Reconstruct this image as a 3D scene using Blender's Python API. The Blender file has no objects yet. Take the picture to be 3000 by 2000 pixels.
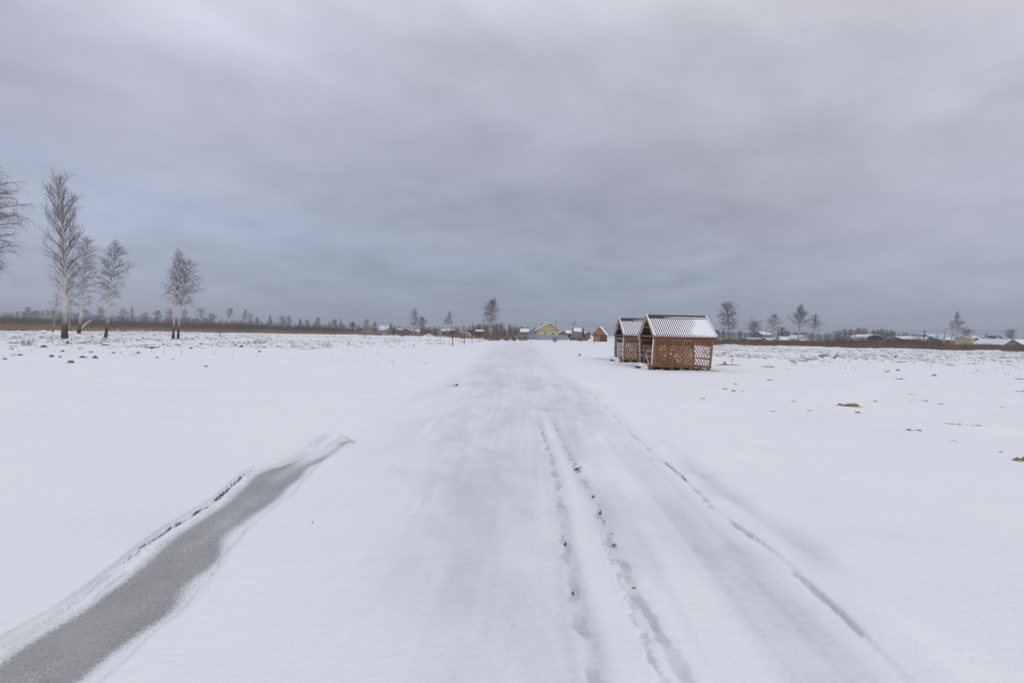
import bpy, math, random
import numpy as np
from mathutils import Matrix, Vector

rad = math.radians
SC = bpy.context.scene
COL = SC.collection

# ------------------------------------------------------------------ camera
CAM_H = 1.8
FPX = 3000.0 * 16.0 / 36.0            # focal length in photograph pixels
PITCH = math.atan(25.5 / FPX)
ROLL = rad(1.28)
cam_data = bpy.data.cameras.new("camera")
cam_data.lens = 16.0
cam_data.sensor_width = 36.0
cam_data.clip_start = 0.05
cam_data.clip_end = 6000.0
cam = bpy.data.objects.new("camera", cam_data)
CAM_R = (Matrix.Rotation(math.pi / 2 - PITCH, 3, 'X') @ Matrix.Rotation(ROLL, 3, 'Z'))
cam.matrix_world = Matrix.Translation((0, 0, CAM_H)) @ CAM_R.to_4x4()
COL.objects.link(cam)
SC.camera = cam

# ------------------------------------------------------------------ world (overcast sky over a Nishita sky)
SUN_EL, SUN_AZ = rad(38), rad(150)    # azimuth clockwise from +Y (the view direction)
world = bpy.data.worlds.new("World")
SC.world = world
world.use_nodes = True
wt = world.node_tree
wt.nodes.clear()


def wn(kind, **kw):
    n = wt.nodes.new(kind)
    for k, v in kw.items():
        setattr(n, k, v)
    return n


def wmath(op, a, b=None, c=None, clamp=False):
    n = wn('ShaderNodeMath', operation=op, use_clamp=clamp)
    for i, v in enumerate((a, b, c)):
        if v is None:
            continue
        if isinstance(v, (int, float)):
            n.inputs[i].default_value = v
        else:
            wt.links.new(v, n.inputs[i])
    return n.outputs[0]


sky = wn('ShaderNodeTexSky', sky_type='NISHITA')
sky.sun_disc = False
sky.sun_elevation = SUN_EL
sky.sun_rotation = SUN_AZ
sky.air_density = 1.0
sky.dust_density = 2.0
tc = wn('ShaderNodeTexCoord')
sep = wn('ShaderNodeSeparateXYZ')
wt.links.new(tc.outputs['Generated'], sep.inputs[0])
dx_, dy_, dz_ = sep.outputs
zz = wmath('MAXIMUM', dz_, 0.0)
den = wmath('ADD', zz, 0.16)
cmb = wn('ShaderNodeCombineXYZ')
wt.links.new(wmath('DIVIDE', dx_, den), cmb.inputs[0])
wt.links.new(wmath('DIVIDE', dy_, den), cmb.inputs[1])


def wnoise(scale, detail, rough, off, sx=1.0, sy=1.0, dist=0.0):
    m = wn('ShaderNodeMapping')
    m.inputs['Location'].default_value = off
    m.inputs['Scale'].default_value = (sx, sy, 1)
    wt.links.new(cmb.outputs[0], m.inputs[0])
    n = wn('ShaderNodeTexNoise')
    n.inputs['Scale'].default_value = scale
    n.inputs['Detail'].default_value = detail
    n.inputs['Roughness'].default_value = rough
    n.inputs['Distortion'].default_value = dist
    wt.links.new(m.outputs[0], n.inputs[0])
    return wmath('SUBTRACT', n.outputs[0], 0.5)


def wblob(px, py, sharp):
    """1 at the sky direction seen at photo pixel px,py and falling off around it"""
    v = Vector(CAM_R @ Vector(((px - 1500) / FPX, -(py - 1000) / FPX, -1))).normalized()
    n = wn('ShaderNodeVectorMath', operation='DOT_PRODUCT')
    wt.links.new(tc.outputs['Generated'], n.inputs[0])
    n.inputs[1].default_value = v
    return wmath('POWER', wmath('MAXIMUM', n.outputs['Value'], 0.0), sharp)


n_big = wnoise(0.55, 3, 0.5, (5.6, 4.9, 0), 1.0, 1.15, 0.5)
n_mid = wnoise(1.3, 5, 0.52, (2.9, 6.4, 0), 1.0, 1.1, 0.6)
n_fin = wnoise(4.5, 4, 0.5, (1.3, 8.2, 0), 1.0, 1.1, 0.3)
warp = wmath('ADD', wmath('MULTIPLY', n_big, 0.13), wmath('MULTIPLY', n_mid, 0.13))
zt = wmath('ADD', zz, wmath('MULTIPLY', wmath('ADD', dx_, 0.12), wmath('MULTIPLY', wmath('MULTIPLY', zz, 0.55), wmath('SUBTRACT', 1.0, wmath('MULTIPLY', zz, 2.0), clamp=True))))   # cloud deck hangs lower towards the right
elev = wmath('ADD', zt, wmath('MULTIPLY', warp, wmath('MULTIPLY', zz, 5.0, clamp=True)))
ramp = wn('ShaderNodeValToRGB')
wt.links.new(elev, ramp.inputs[0])
cr = ramp.color_ramp
cr.interpolation = 'EASE'
stops = [(0.00, (0.345, 0.390, 0.480)),
         (0.07, (0.310, 0.370, 0.465)),
         (0.17, (0.335, 0.395, 0.495)),
         (0.235, (0.365, 0.388, 0.475)),
         (0.35, (0.392, 0.408, 0.486)),
         (0.47, (0.500, 0.515, 0.595)),
         (0.60, (0.680, 0.695, 0.765)),
         (1.00, (0.800, 0.815, 0.865))]
while len(cr.elements) < len(stops):
    cr.elements.new(0.5)
for e, (p, c) in zip(cr.elements, stops):
    e.position = p
    e.color = (*c, 1)
# thinner, brighter cloud patches seen in the photograph
bright = wmath('MULTIPLY', wblob(640, 40, 22), 0.30)
bright = wmath('ADD', bright, wmath('MULTIPLY', wblob(3000, 470, 55), 0.26))
bright = wmath('ADD', bright, wmath('MULTIPLY', wblob(60, 560, 20), 0.12))
bright = wmath('ADD', bright, wmath('MULTIPLY', wblob(200, 850, 30), 0.10))
bright = wmath('ADD', bright, wmath('MULTIPLY', wmath('ADD', n_mid, wmath('MULTIPLY', n_fin, 0.55)), 0.46))
bright = wmath('ADD', bright, 1.0)
vm = wn('ShaderNodeVectorMath', operation='SCALE')
left = wmath('MULTIPLY', wmath('ADD', wmath('MULTIPLY', dx_, -1.0), -0.30), 2.2, clamp=True)
right = wmath('MULTIPLY', wmath('ADD', dx_, -0.1), 1.8, clamp=True)
tint = wn('ShaderNodeCombineXYZ')
wt.links.new(wmath('ADD', wmath('ADD', 1.0, wmath('MULTIPLY', left, 0.08)), wmath('MULTIPLY', right, 0.095)), tint.inputs[0])
wt.links.new(wmath('ADD', wmath('ADD', 1.0, wmath('MULTIPLY', left, 0.03)), wmath('MULTIPLY', right, 0.06)), tint.inputs[1])
wt.links.new(wmath('ADD', wmath('ADD', 1.02, wmath('MULTIPLY', left, 0.02)), wmath('MULTIPLY', right, 0.03)), tint.inputs[2])
tm = wn('ShaderNodeVectorMath', operation='MULTIPLY')
wt.links.new(ramp.outputs[0], tm.inputs[0])
wt.links.new(tint.outputs[0], tm.inputs[1])
wt.links.new(tm.outputs[0], vm.inputs[0])
wt.links.new(bright, vm.inputs['Scale'])
vs = wn('ShaderNodeVectorMath', operation='SCALE')   # bring the cloud radiance to the sky texture's scale
wt.links.new(vm.outputs[0], vs.inputs[0])
vs.inputs['Scale'].default_value = 10.0
mixs = wn('ShaderNodeMix', data_type='RGBA')
mixs.inputs['Factor'].default_value = 0.94
wt.links.new(sky.outputs[0], mixs.inputs['A'])
wt.links.new(vs.outputs[0], mixs.inputs['B'])
bg = wn('ShaderNodeBackground')
bg.inputs['Strength'].default_value = 0.1
wt.links.new(mixs.outputs['Result'], bg.inputs['Color'])
wo = wn('ShaderNodeOutputWorld')
wt.links.new(bg.outputs[0], wo.inputs['Surface'])

sun_data = bpy.data.lights.new("sun", 'SUN')
sun_data.energy = 1.0
sun_data.angle = rad(30)
sun_data.color = (1.0, 0.965, 0.93)
sun = bpy.data.objects.new("sun", sun_data)
sd = Vector((math.sin(SUN_AZ) * math.cos(SUN_EL), math.cos(SUN_AZ) * math.cos(SUN_EL), math.sin(SUN_EL)))
sun.rotation_euler = sd.to_track_quat('Z', 'Y').to_euler()
sun.location = (0, -20, 40)
COL.objects.link(sun)

SC.render.engine = 'CYCLES'
SC.view_settings.view_transform = 'Standard'
SC.view_settings.look = 'None'
SC.view_settings.exposure = 0.0
SC.view_settings.gamma = 1.0
SC.view_settings.use_curve_mapping = False
SC.cycles.volume_bounces = 0
SC.cycles.filter_width = 1.5

# ------------------------------------------------------------------ pixel -> place helpers
CR = np.array(CAM_R)


def ray(px, py):
    return CR @ np.array([(px - 1500) / FPX, -(py - 1000) / FPX, -1.0])


def ground(px, py, z=0.0):
    d = ray(px, py)
    t = (z - CAM_H) / d[2]
    return np.array([d[0] * t, d[1] * t])


def at(px, py, D):
    d = ray(px, py)
    t = D / d[1]
    return np.array([d[0] * t, D, CAM_H + d[2] * t])


def hor(px):
    return 974.5 + math.tan(ROLL) * (px - 1500)


def xat(px, D):
    return at(px, hor(px), D)[0]


def zat(px, py, D):
    return at(px, py, D)[2]


# ------------------------------------------------------------------ numpy noise
_rs = np.random.RandomState(11)
_tab = _rs.rand(256, 256)


def vn(x, y, ox=0, oy=0):
    x = np.asarray(x, float) + ox + 1000.0
    y = np.asarray(y, float) + oy + 1000.0
    xi = np.floor(x).astype(int)
    yi = np.floor(y).astype(int)
    fx = x - xi
    fy = y - yi
    fx = fx * fx * fx * (fx * (fx * 6 - 15) + 10)
    fy = fy * fy * fy * (fy * (fy * 6 - 15) + 10)
    a = _tab[xi & 255, yi & 255]
    b = _tab[(xi + 1) & 255, yi & 255]
    c = _tab[xi & 255, (yi + 1) & 255]
    d = _tab[(xi + 1) & 255, (yi + 1) & 255]
    return (a + (b - a) * fx) * (1 - fy) + (c + (d - c) * fx) * fy - 0.5


def fbm(x, y, o=4, ox=0.0):
    s = 0
    a = 1.0
    for i in range(o):
        s = s + a * vn(x * 2 ** i, y * 2 ** i, ox + 17.3 * i, ox * 1.7 + 9.1 * i)
        a *= 0.5
    return s


def sstep(a, b, x):
    t = np.clip((x - a) / (b - a), 0, 1)
    return t * t * (3 - 2 * t)


def pdist(x, y, pts):
    """distance to a polyline, side sign (+ left of travel), and travel parameter 0..1"""
    best = np.full(x.shape, 1e9)
    sgn = np.zeros(x.shape)
    par = np.zeros(x.shape)
    pts = np.asarray(pts, float)
    seg = pts[1:] - pts[:-1]
    ln = np.hypot(seg[:, 0], seg[:, 1])
    cum = np.concatenate([[0], np.cumsum(ln)])
    for i in range(len(seg)):
        ux, uy = seg[i] / ln[i]
        rx = x - pts[i, 0]
        ry = y - pts[i, 1]
        t = np.clip(rx * ux + ry * uy, 0, ln[i])
        d = np.hypot(rx - ux * t, ry - uy * t)
        m = d < best
        best = np.where(m, d, best)
        sgn = np.where(m, np.sign(ux * ry - uy * rx), sgn)
        par = np.where(m, (cum[i] + t) / cum[-1], par)
    return best, sgn, par


def inpoly(x, y, poly):
    res = np.zeros(x.shape, bool)
    n = len(poly)
    for i in range(n):
        x0, y0 = poly[i]
        x1, y1 = poly[(i + 1) % n]
        c = ((y0 > y) != (y1 > y))
        xi = (x1 - x0) * (y - y0) / (y1 - y0 + 1e-12) + x0
        res ^= c & (x < xi)
    return res


def smooth_poly(pts, n=4):
    pts = np.asarray(pts, float)
    out = []
    for i in range(len(pts) - 1):
        p0 = pts[max(i - 1, 0)]
        p1 = pts[i]
        p2 = pts[i + 1]
        p3 = pts[min(i + 2, len(pts) - 1)]
        for k in range(n):
            t = k / n
            out.append(0.5 * (2 * p1 + (p2 - p0) * t + (2 * p0 - 5 * p1 + 4 * p2 - p3) * t * t + (3 * p1 - p0 - 3 * p2 + p3) * t ** 3))
    out.append(pts[-1])
    return np.array(out)


def gl(px_pts, z=0.0, n=3):
    return smooth_poly([ground(a, b, z) for a, b in px_pts], n)


# ------------------------------------------------------------------ ground lines read from the photograph
BANK_UP = gl([(-520, 2240), (-250, 2030), (0, 1862), (110, 1800), (200, 1748), (330, 1655), (460, 1556), (540, 1506), (620, 1458), (665, 1420),
              (720, 1375), (800, 1345), (868, 1318), (900, 1300), (912, 1284), (955, 1256)])
BANK_LO = gl([(-60, 2330), (120, 2130), (290, 2000), (400, 1905), (480, 1828), (566, 1770), (640, 1690), (690, 1615), (735, 1550),
              (800, 1490), (868, 1440), (905, 1398), (960, 1345), (1045, 1290)])
DITCH = np.concatenate([BANK_UP, [ground(1000, 1268)], BANK_LO[::-1]])
RUT_A = gl([(1560, 1190), (1585, 1255), (1605, 1310), (1625, 1380), (1641, 1450), (1650, 1520), (1655, 1590), (1675, 1680), (1690, 1750), (1722, 1860), (1752, 2000), (1790, 2200)])
RUT_B = gl([(1600, 1190), (1635, 1262), (1660, 1312), (1690, 1372), (1737, 1450), (1760, 1505), (1798, 1590), (1822, 1650), (1858, 1716), (1920, 1812), (1962, 1885), (2012, 2000), (2090, 2200)])
RUT_C = gl([(1728, 1450), (1750, 1520), (1775, 1600), (1815, 1690), (1850, 1760), (1882, 1840), (1945, 1990), (2020, 2200)])
EDGE_R = gl([(1640, 1090), (1700, 1132), (1772, 1190), (1850, 1268), (1960, 1362), (2052, 1445), (2160, 1540), (2262, 1612), (2342, 1680), (2450, 1780), (2560, 1885), (2680, 2000), (2850, 2200)])
DIP_R = gl([(1900, 1265), (2010, 1350), (2120, 1440), (2220, 1500), (2330, 1580), (2450, 1690), (2600, 1820)])
EDGE_L = gl([(1420, 1012), (1390, 1040), (1330, 1085), (1230, 1135), (1120, 1205), (1050, 1285), (1000, 1400), (960, 1500), (930, 1620), (880, 1800), (820, 2000), (760, 2200)])
ROAD_R_FAR = [ground(1560, 1012), ground(1590, 1045), ground(1640, 1090)]
ROAD = np.concatenate([EDGE_L, EDGE_R[::-1], np.array(ROAD_R_FAR[::-1])])
GAZ = [(9.19, 25.6), (9.10, 31.75)]
ICE_Z = -0.062


def field_edge_y(x):
    """far edge of the open field (m ahead) for a lateral position"""
    xs = [-400, -140, -93, -90, -70, -53, -30, -12, 0, 30, 60, 95, 140, 400]
    ys = [60, 62, 80, 116, 130, 140, 128, 104, 98, 102, 101, 96, 88, 70]
    return np.interp(x, xs, ys)


def rough_mask(x, y):
    fl = np.interp(x, [-60, -40, -25, -14, -6], [20, 24, 30, 40, 70])
    fr = np.interp(x, [10, 16, 22, 60, 90], [80, 44, 36, 33, 32])
    m = np.where(x < 0, sstep(0, 8, y - fl), sstep(0, 8, y - fr))
    return m * (1 - sstep(-5, 8, x) * (1 - sstep(10, 18, x)))


def ground_near(x, y):
    r = np.hypot(x, y)
    near = 1 - sstep(25, 60, r)
    onroad = inpoly(x, y, ROAD)
    h = 0.05 * fbm(x / 7.0, y / 7.0, 3) + (np.where(onroad, 0.02, 0.045) * vn(x / 1.9, y / 1.3, 5.2) + 0.008 * vn(x / 0.5, y / 0.35, 1.2)) * near
    h = h + 0.35 * vn(x / 60.0, y / 60.0, 3.3) * sstep(45, 160, r)
    # wind ripples in the open snow
    rip = vn(x / 2.4 + 0.4 * y, y / 0.55 + 0.25 * x, 8.8)
    h = h + np.where(onroad, 0.006, 0.030) * rip * (1 - sstep(18, 45, r))
    rm = rough_mask(x, y)
    h = h + rm * (0.10 * np.abs(fbm(x / 1.6, y / 1.6, 3, 4.4)) + 0.16 * np.maximum(fbm(x / 4.5, y / 4.5, 2, 6.1), 0))
    # lip of rough snow along the far field edge
    de = field_edge_y(x) - y
    h = h + 0.30 * np.exp(-(de / 4.0) ** 2) * (0.5 + fbm(x / 3.0, y / 3.0, 2, 1.9)) * (np.abs(x - 4) > 9)
    thin = np.zeros_like(h)
    soil = np.zeros_like(h)
    # packed road
    dl, sl, _ = pdist(x, y, EDGE_L)
    dr, sr, pr = pdist(x, y, EDGE_R)
    din = np.where(onroad, np.minimum(dl, dr), -np.minimum(dl, dr))
    band = np.where(dl < dr, sstep(-0.5, 1.7, np.where(onroad, dl, -dl)), sstep(-0.10, 0.35, din))
    mott = fbm(x / 1.7 + 0.3 * y, y / 1.25, 4, 2.6)
    mott2 = fbm(x / 0.5, y / 0.42, 3, 7.7)
    fine = fbm(x / 0.22 + 0.5 * y, y / 0.5, 3, 3.9)
    xr = x - 0.035 * y
    lng = fbm(xr / 0.55, y / 6.0, 3, 12.0)
    lng2 = vn(xr / 0.07, y / 1.5, 15.0)
    strk = sstep(-0.05, 0.22, fbm(x / 0.9 - 0.35 * y, y / 2.3, 4, 6.6) + 0.25 * fine)
    thin = thin + band * np.clip(0.27 + 0.18 * mott + 0.10 * mott2 + 0.20 * strk * (0.7 + 1.1 * fine) + 0.30 * lng + 0.20 * lng2, 0.03, 0.75)
    farroad = np.exp(-((x - 0.6) / (1.5 + 0.02 * y)) ** 2) * sstep(16, 30, y) * 0.35
    thin = np.maximum(thin, farroad)
    # bank to the right of the road edge and groove along it
    er = dr * np.where(onroad, -1, 1)          # + outside
    nm = (1 - sstep(14, 26, r))
    erj = er + 0.03 * vn(pr * 50, pr * 0, 6.3) + 0.02 * vn(pr * 170, pr * 0, 1.3) + 0.012 * vn(x / 0.05, y / 0.05, 4.4)
    jit = sstep(-0.2, 0.25, vn(pr * 60, pr * 0, 2.2) + 0.4 * vn(pr * 190, pr * 0, 7.2))
    h = h + nm * np.where(pr < 0.999, 1, 0) * (0.035 * np.exp(-((er - 0.20) / 0.18) ** 2) - 0.014 * np.exp(-((erj + 0.02) / 0.028) ** 2) * (0.4 + 0.6 * jit))
    thin = np.maximum(thin, 0.9 * np.exp(-((erj + 0.02) / 0.026) ** 2) * nm * (0.25 + 0.75 * jit))
    soil = np.maximum(soil, 0.95 * np.exp(-((erj + 0.015) / 0.010) ** 2) * sstep(0.12, 0.3, vn(pr * 90, pr * 0, 9.4)) * (1 - sstep(7.5, 9.5, r)))
    dd, _, dp = pdist(x, y, DIP_R)
    wd = 0.16 + 0.10 * vn(dp * 14, dp * 0, 4.1)
    fade = sstep(0.0, 0.12, dp) * (1 - sstep(0.8, 1.0, dp))
    h = h - 0.035 * np.exp(-(dd / wd) ** 2) * fade
    thin = np.maximum(thin, 0.55 * np.exp(-(dd / wd) ** 2) * fade * (0.6 + 0.9 * fbm(x / 0.8, y / 0.8, 2, 3.1)))
    # crest of loose snow between the two ruts
    da, sa, pa = pdist(x, y, RUT_A)
    db, sb, pb = pdist(x, y, RUT_B)
    between = (sa > 0) & (sb < 0) & (pa < 0.999)
    cw = np.where(between, sstep(0.02, 0.16, np.minimum(da, db)), 0) * sstep(0.02, 0.3, pa)
    h = h + 0.006 * cw
    thin = thin * (1 - 0.8 * cw)
    # wheel ruts: packed grey bottoms, broken by blown snow
    for pts, wid, dep, th, seed in ((RUT_A, 0.046, 0.014, 0.95, 1.3), (RUT_B, 0.040, 0.016, 0.95, 5.7), (RUT_C, 0.022, 0.010, 0.75, 9.9)):
        d, s, p = pdist(x, y, pts)
        j = vn(p * 45, p * 0, seed)
        d2 = np.abs(d * s - 0.05 * j - 0.018 * vn(p * 130, p * 0, seed + 3) - 0.02 * vn(x / 0.06, y / 0.06, seed))
        w = wid * (1.0 + 1.0 * vn(p * 70, p * 0, seed + 8))
        f = sstep(0.03, 0.30, p)
        g = np.exp(-(d2 / w) ** 2) * f
        gt = np.exp(-(d2 / w) ** 4) * f
        amt = np.clip(0.9 + 0.9 * vn(p * 55, p * 0, seed + 4), 0.4, 1.15)
        h = h - dep * g * amt
        h = h + 0.003 * np.exp(-((d - 2.3 * wid) / (1.1 * wid)) ** 2) * f
        thin = np.maximum(thin, th * gt * np.clip(amt + 0.35 * vn(x / 0.12, y / 0.12, seed + 2), 0, 1))
    # frozen ditch
    ind = inpoly(x, y, DITCH)
    u, _, up = pdist(x, y, BANK_UP)
    v, _, vp = pdist(x, y, BANK_LO)
    wob = 0.02 * vn(up * 90, up * 0, 4.2) + 0.05 * vn(up * 26, up * 0, 6.2)
    uu = u + wob * sstep(0, 0.1, u)
    deep = 1 - 0.25 * sstep(0.70, 0.85, up)
    wide = 1.0 + 0.9 * sstep(0.62, 0.72, up) + 0.8 * sstep(0.78, 0.95, up)
    crack = sstep(0.0, 0.03, uu) * 0.030 + 0.022 * np.exp(-((uu - 0.028) / 0.014) ** 2)
    rag = 0.04 * vn(x / 0.10, y / 0.10, 3.7) + 0.03 * vn(x / 0.03, y / 0.03, 5.7)
    shelf = crack + 0.020 * sstep(0.04, 0.14, uu) + 0.05 * sstep(0.08 * wide, 0.20 * wide, uu + rag)
    vv = v + 0.06 * vn(vp * 22, vp * 0, 1.1) * sstep(0, 0.12, v)
    slope = 0.045 * sstep(0.0, 0.12, vv) + 0.06 * sstep(0.06, 0.19, vv + 0.8 * rag)
    h = np.where(ind, h * (1 - sstep(0, 0.3, np.minimum(u, v))) - np.minimum(shelf * deep, slope), h)
    h = h + np.where(ind, 0, 0.012 * np.exp(-(u / 0.25) ** 2) * (1 - sstep(0.8, 1.0, up)))
    cm = np.exp(-((uu - 0.020 - 0.012 * vn(up * 200, up * 0, 1.6)) / 0.009) ** 2) * ind
    cm = cm * np.clip(0.95 + 1.3 * vn(up * 38, up * 0, 3.6) + 0.5 * vn(up * 170, up * 0, 8.6), 0.1, 1) * (0.50 + 0.42 * sstep(0.2, 0.42, up)) * (1 - sstep(0.62, 0.70, up))
    soil = np.maximum(soil, cm)
    thin = np.where(ind, np.maximum(thin * 0.2, 0.55 * sstep(-0.040, -0.062, h)), thin)
    # level pads under the shelters
    for gx, gy in GAZ:
        d = np.maximum(np.abs(x - gx) / 2.1, np.abs(y - gy) / 1.7)
        m = 1 - sstep(1.0, 1.6, d)
        h = h * (1 - m) + (-0.004) * m
        shade_pad = (1 - sstep(0.80, 1.05, d))
        soil = np.maximum(soil, shade_pad * sstep(-0.12, 0.12, fbm(x / 0.5, y / 0.35, 3, 2.2) + 0.12))  # shade below the shelters painted into the ground as patchy dark soil colour
    # low snow rise in front of the rear shelter
    h = h + 0.13 * np.exp(-(((x - 6.7) / 1.6) ** 2 + ((y - 28.1) / 1.0) ** 2))
    h = np.where(r > 200, h * np.clip(1 - (r - 200) / 100, 0, 1), h)
    return h, np.clip(thin, 0, 1), np.clip(soil, 0, 1)


def ground_fields(x, y):
    """height, packed-snow amount, amount of bare soil and of shade painted under the shelters; the detailed part is evaluated near the track only"""
    x = np.asarray(x, float)
    y = np.asarray(y, float)
    out = [np.zeros_like(x) for _ in range(3)]
    near = (np.hypot(x, y) < 60) & (y > -6)
    for msk, fn in ((near, ground_near), (~near, ground_far)):
        if msk.any():
            res = fn(x[msk], y[msk])
            for o, r_ in zip(out, res):
                o[msk] = r_
    return out


def ground_far(x, y):
    r = np.hypot(x, y)
    h = 0.05 * fbm(x / 7.0, y / 7.0, 3) + 0.35 * vn(x / 60.0, y / 60.0, 3.3) * sstep(45, 160, r)
    rm = rough_mask(x, y)
    h = h + rm * (0.10 * np.abs(fbm(x / 1.6, y / 1.6, 3, 4.4)) + 0.16 * np.maximum(fbm(x / 4.5, y / 4.5, 2, 6.1), 0))
    de = field_edge_y(x) - y
    h = h + 0.30 * np.exp(-(de / 4.0) ** 2) * (0.5 + fbm(x / 3.0, y / 3.0, 2, 1.9)) * (np.abs(x - 4) > 9)
    thin = np.exp(-((x - 0.6) / (1.5 + 0.02 * y)) ** 2) * 0.35 * (1 - sstep(60, 110, y))
    h = np.where(r > 200, h * np.clip(1 - (r - 200) / 100, 0, 1), h)
    return h, np.clip(thin, 0, 1), np.zeros_like(h)


def gz(x, y):
    return float(ground_fields(np.array([float(x)]), np.array([float(y)]))[0][0])


# ------------------------------------------------------------------ materials
MATS = {}


class NT:
    def __init__(self, name):
        self.m = bpy.data.materials.new(name)
        self.m.use_nodes = True
        self.t = self.m.node_tree
        self.b = self.t.nodes['Principled BSDF']

    def n(self, kind, **kw):
        n = self.t.nodes.new(kind)
        for k, v in kw.items():
            if isinstance(k, str) and k.startswith('i_'):
                n.inputs[k[2:].replace('_', ' ')].default_value = v
            else:
                setattr(n, k, v)
        return n

    def l(self, a, b):
        self.t.links.new(a, b)

    def coord(self, kind='Object', scale=(1, 1, 1)):
        tcn = self.n('ShaderNodeTexCoord')
        mp = self.n('ShaderNodeMapping')
        mp.inputs['Scale'].default_value = scale
        self.l(tcn.outputs[kind], mp.inputs[0])
        return mp.outputs[0]

    def noise(self, vec, scale, detail=3, rough=0.5):
        n = self.n('ShaderNodeTexNoise')
        n.inputs['Scale'].default_value = scale
        n.inputs['Detail'].default_value = detail
        n.inputs['Roughness'].default_value = rough
        self.l(vec, n.inputs[0])
        return n.outputs[0]

    def ramp(self, fac, stops, interp='LINEAR'):
        r = self.n('ShaderNodeValToRGB')
        r.color_ramp.interpolation = interp
        while len(r.color_ramp.elements) < len(stops):
            r.color_ramp.elements.new(0.5)
        for e, (p, c) in zip(r.color_ramp.elements, stops):
            e.position = p
            e.color = (*c, 1) if len(c) == 3 else c
        self.l(fac, r.inputs[0])
        return r.outputs[0]

    def mix(self, fac, a, b, mode='MIX'):
        m = self.n('ShaderNodeMix', data_type='RGBA', blend_type=mode)
        for k, v in (('Factor', fac), ('A', a), ('B', b)):
            s = m.inputs[k]
            if isinstance(v, (int, float)):
                s.default_value = v
            elif isinstance(v, tuple):
                s.default_value = (*v, 1)
            else:
                self.l(v, s)
        return m.outputs['Result']

    def bump(self, height, strength, dist=0.02):
        b = self.n('ShaderNodeBump')
        b.inputs['Strength'].default_value = strength
        b.inputs['Distance'].default_value = dist
        self.l(height, b.inputs['Height'])
        self.l(b.outputs[0], self.b.inputs['Normal'])

    def math(self, op, a, b):
        m = self.n('ShaderNodeMath', operation=op, use_clamp=True)
        for i, v in enumerate((a, b)):
            if isinstance(v, (int, float)):
                m.inputs[i].default_value = v
            else:
                self.l(v, m.inputs[i])
        return m.outputs[0]

    def done(self, col=None, rough=0.8, spec=0.3):
        if col is not None:
            if isinstance(col, tuple):
                self.b.inputs['Base Color'].default_value = (*col, 1)
            else:
                self.l(col, self.b.inputs['Base Color'])
        if isinstance(rough, (int, float)):
            self.b.inputs['Roughness'].default_value = rough
        else:
            self.l(rough, self.b.inputs['Roughness'])
        self.b.inputs['Specular IOR Level'].default_value = spec
        return self.m


SNOW = (0.80, 0.815, 0.86)


def mat_plain(name, c, rough=0.8, var=0.25, scale=3.0, sc=(1, 1, 1), spec=0.3):
    if name in MATS:
        return MATS[name]
    t = NT(name)
    f = t.noise(t.coord('Object', sc), scale, 4, 0.6)
    lo = tuple(max(0, v * (1 - var)) for v in c)
    hi = tuple(min(1, v * (1 + var)) for v in c)
    MATS[name] = t.done(t.ramp(f, [(0.3, lo), (0.7, hi)]), rough, spec)
    return MATS[name]


def mat_wood(name, c, sc=(1, 1, 1), var=0.45):
    if name in MATS:
        return MATS[name]
    t = NT(name)
    oi = t.n('ShaderNodeObjectInfo')
    co = t.coord('Object', sc)
    add = t.n('ShaderNodeVectorMath', operation='ADD')
    t.l(co, add.inputs[0])
    t.l(oi.outputs['Location'], add.inputs[1])
    f = t.noise(add.outputs[0], 6, 5, 0.65)
    lo = tuple(v * (1 - var) for v in c)
    hi = tuple(min(1, v * (1 + var)) for v in c)
    colr = t.ramp(f, [(0.28, lo), (0.72, hi)])
    g = t.math('MULTIPLY', oi.outputs['Random'], 1.0)
    colr = t.mix(0.6, colr, t.ramp(g, [(0, (0.55, 0.52, 0.50)), (1, (1.25, 1.2, 1.1))]), 'MULTIPLY')
    t.bump(f, 0.3, 0.01)
    MATS[name] = t.done(colr, 0.8, 0.25)
    return MATS[name]


def mat_snow_ground():
    t = NT('snow_ground')
    co = t.coord('Object')
    a_th = t.n('ShaderNodeAttribute', attribute_name='thin').outputs['Fac']
    a_so = t.n('ShaderNodeAttribute', attribute_name='soil').outputs['Fac']
    big = t.noise(co, 0.35, 4, 0.55)
    fine = t.noise(co, 28, 4, 0.65)
    grain = t.noise(co, 160, 2, 0.6)
    base = t.ramp(big, [(0.3, (0.775, 0.80, 0.85)), (0.7, (0.835, 0.85, 0.88))])
    packed = t.ramp(fine, [(0.25, (0.41, 0.415, 0.475)), (0.75, (0.56, 0.565, 0.62))])
    c = t.mix(a_th, base, packed)
    c = t.mix(t.math('MULTIPLY', grain, 0.16), c, (0.66, 0.67, 0.72))
    so = t.math('ADD', a_so, t.math('MULTIPLY', t.math('SUBTRACT', fine, 0.5), 0.3))
    sof = t.ramp(t.math('MULTIPLY', so, a_so), [(0.12, (0, 0, 0)), (0.5, (1, 1, 1))])
    dirt_shade = t.ramp(grain, [(0.3, (0.035, 0.030, 0.022)), (0.7, (0.10, 0.085, 0.06))])
    c = t.mix(sof, c, dirt_shade)  # bare soil, and the painted shade under the shelters
    crust = t.noise(t.coord('Object', (1, 2.4, 1)), 5.5, 5, 0.6)
    hsum = t.math('ADD', t.math('MULTIPLY', fine, 0.30), t.math('MULTIPLY', grain, 0.12))
    hsum = t.math('ADD', hsum, t.math('MULTIPLY', crust, 0.58))
    t.bump(hsum, 0.55, 0.035)
    rg = t.ramp(a_th, [(0, (0.85, 0.85, 0.85)), (1, (0.5, 0.5, 0.5))])
    return t.done(c, rg, 0.25)


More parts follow.
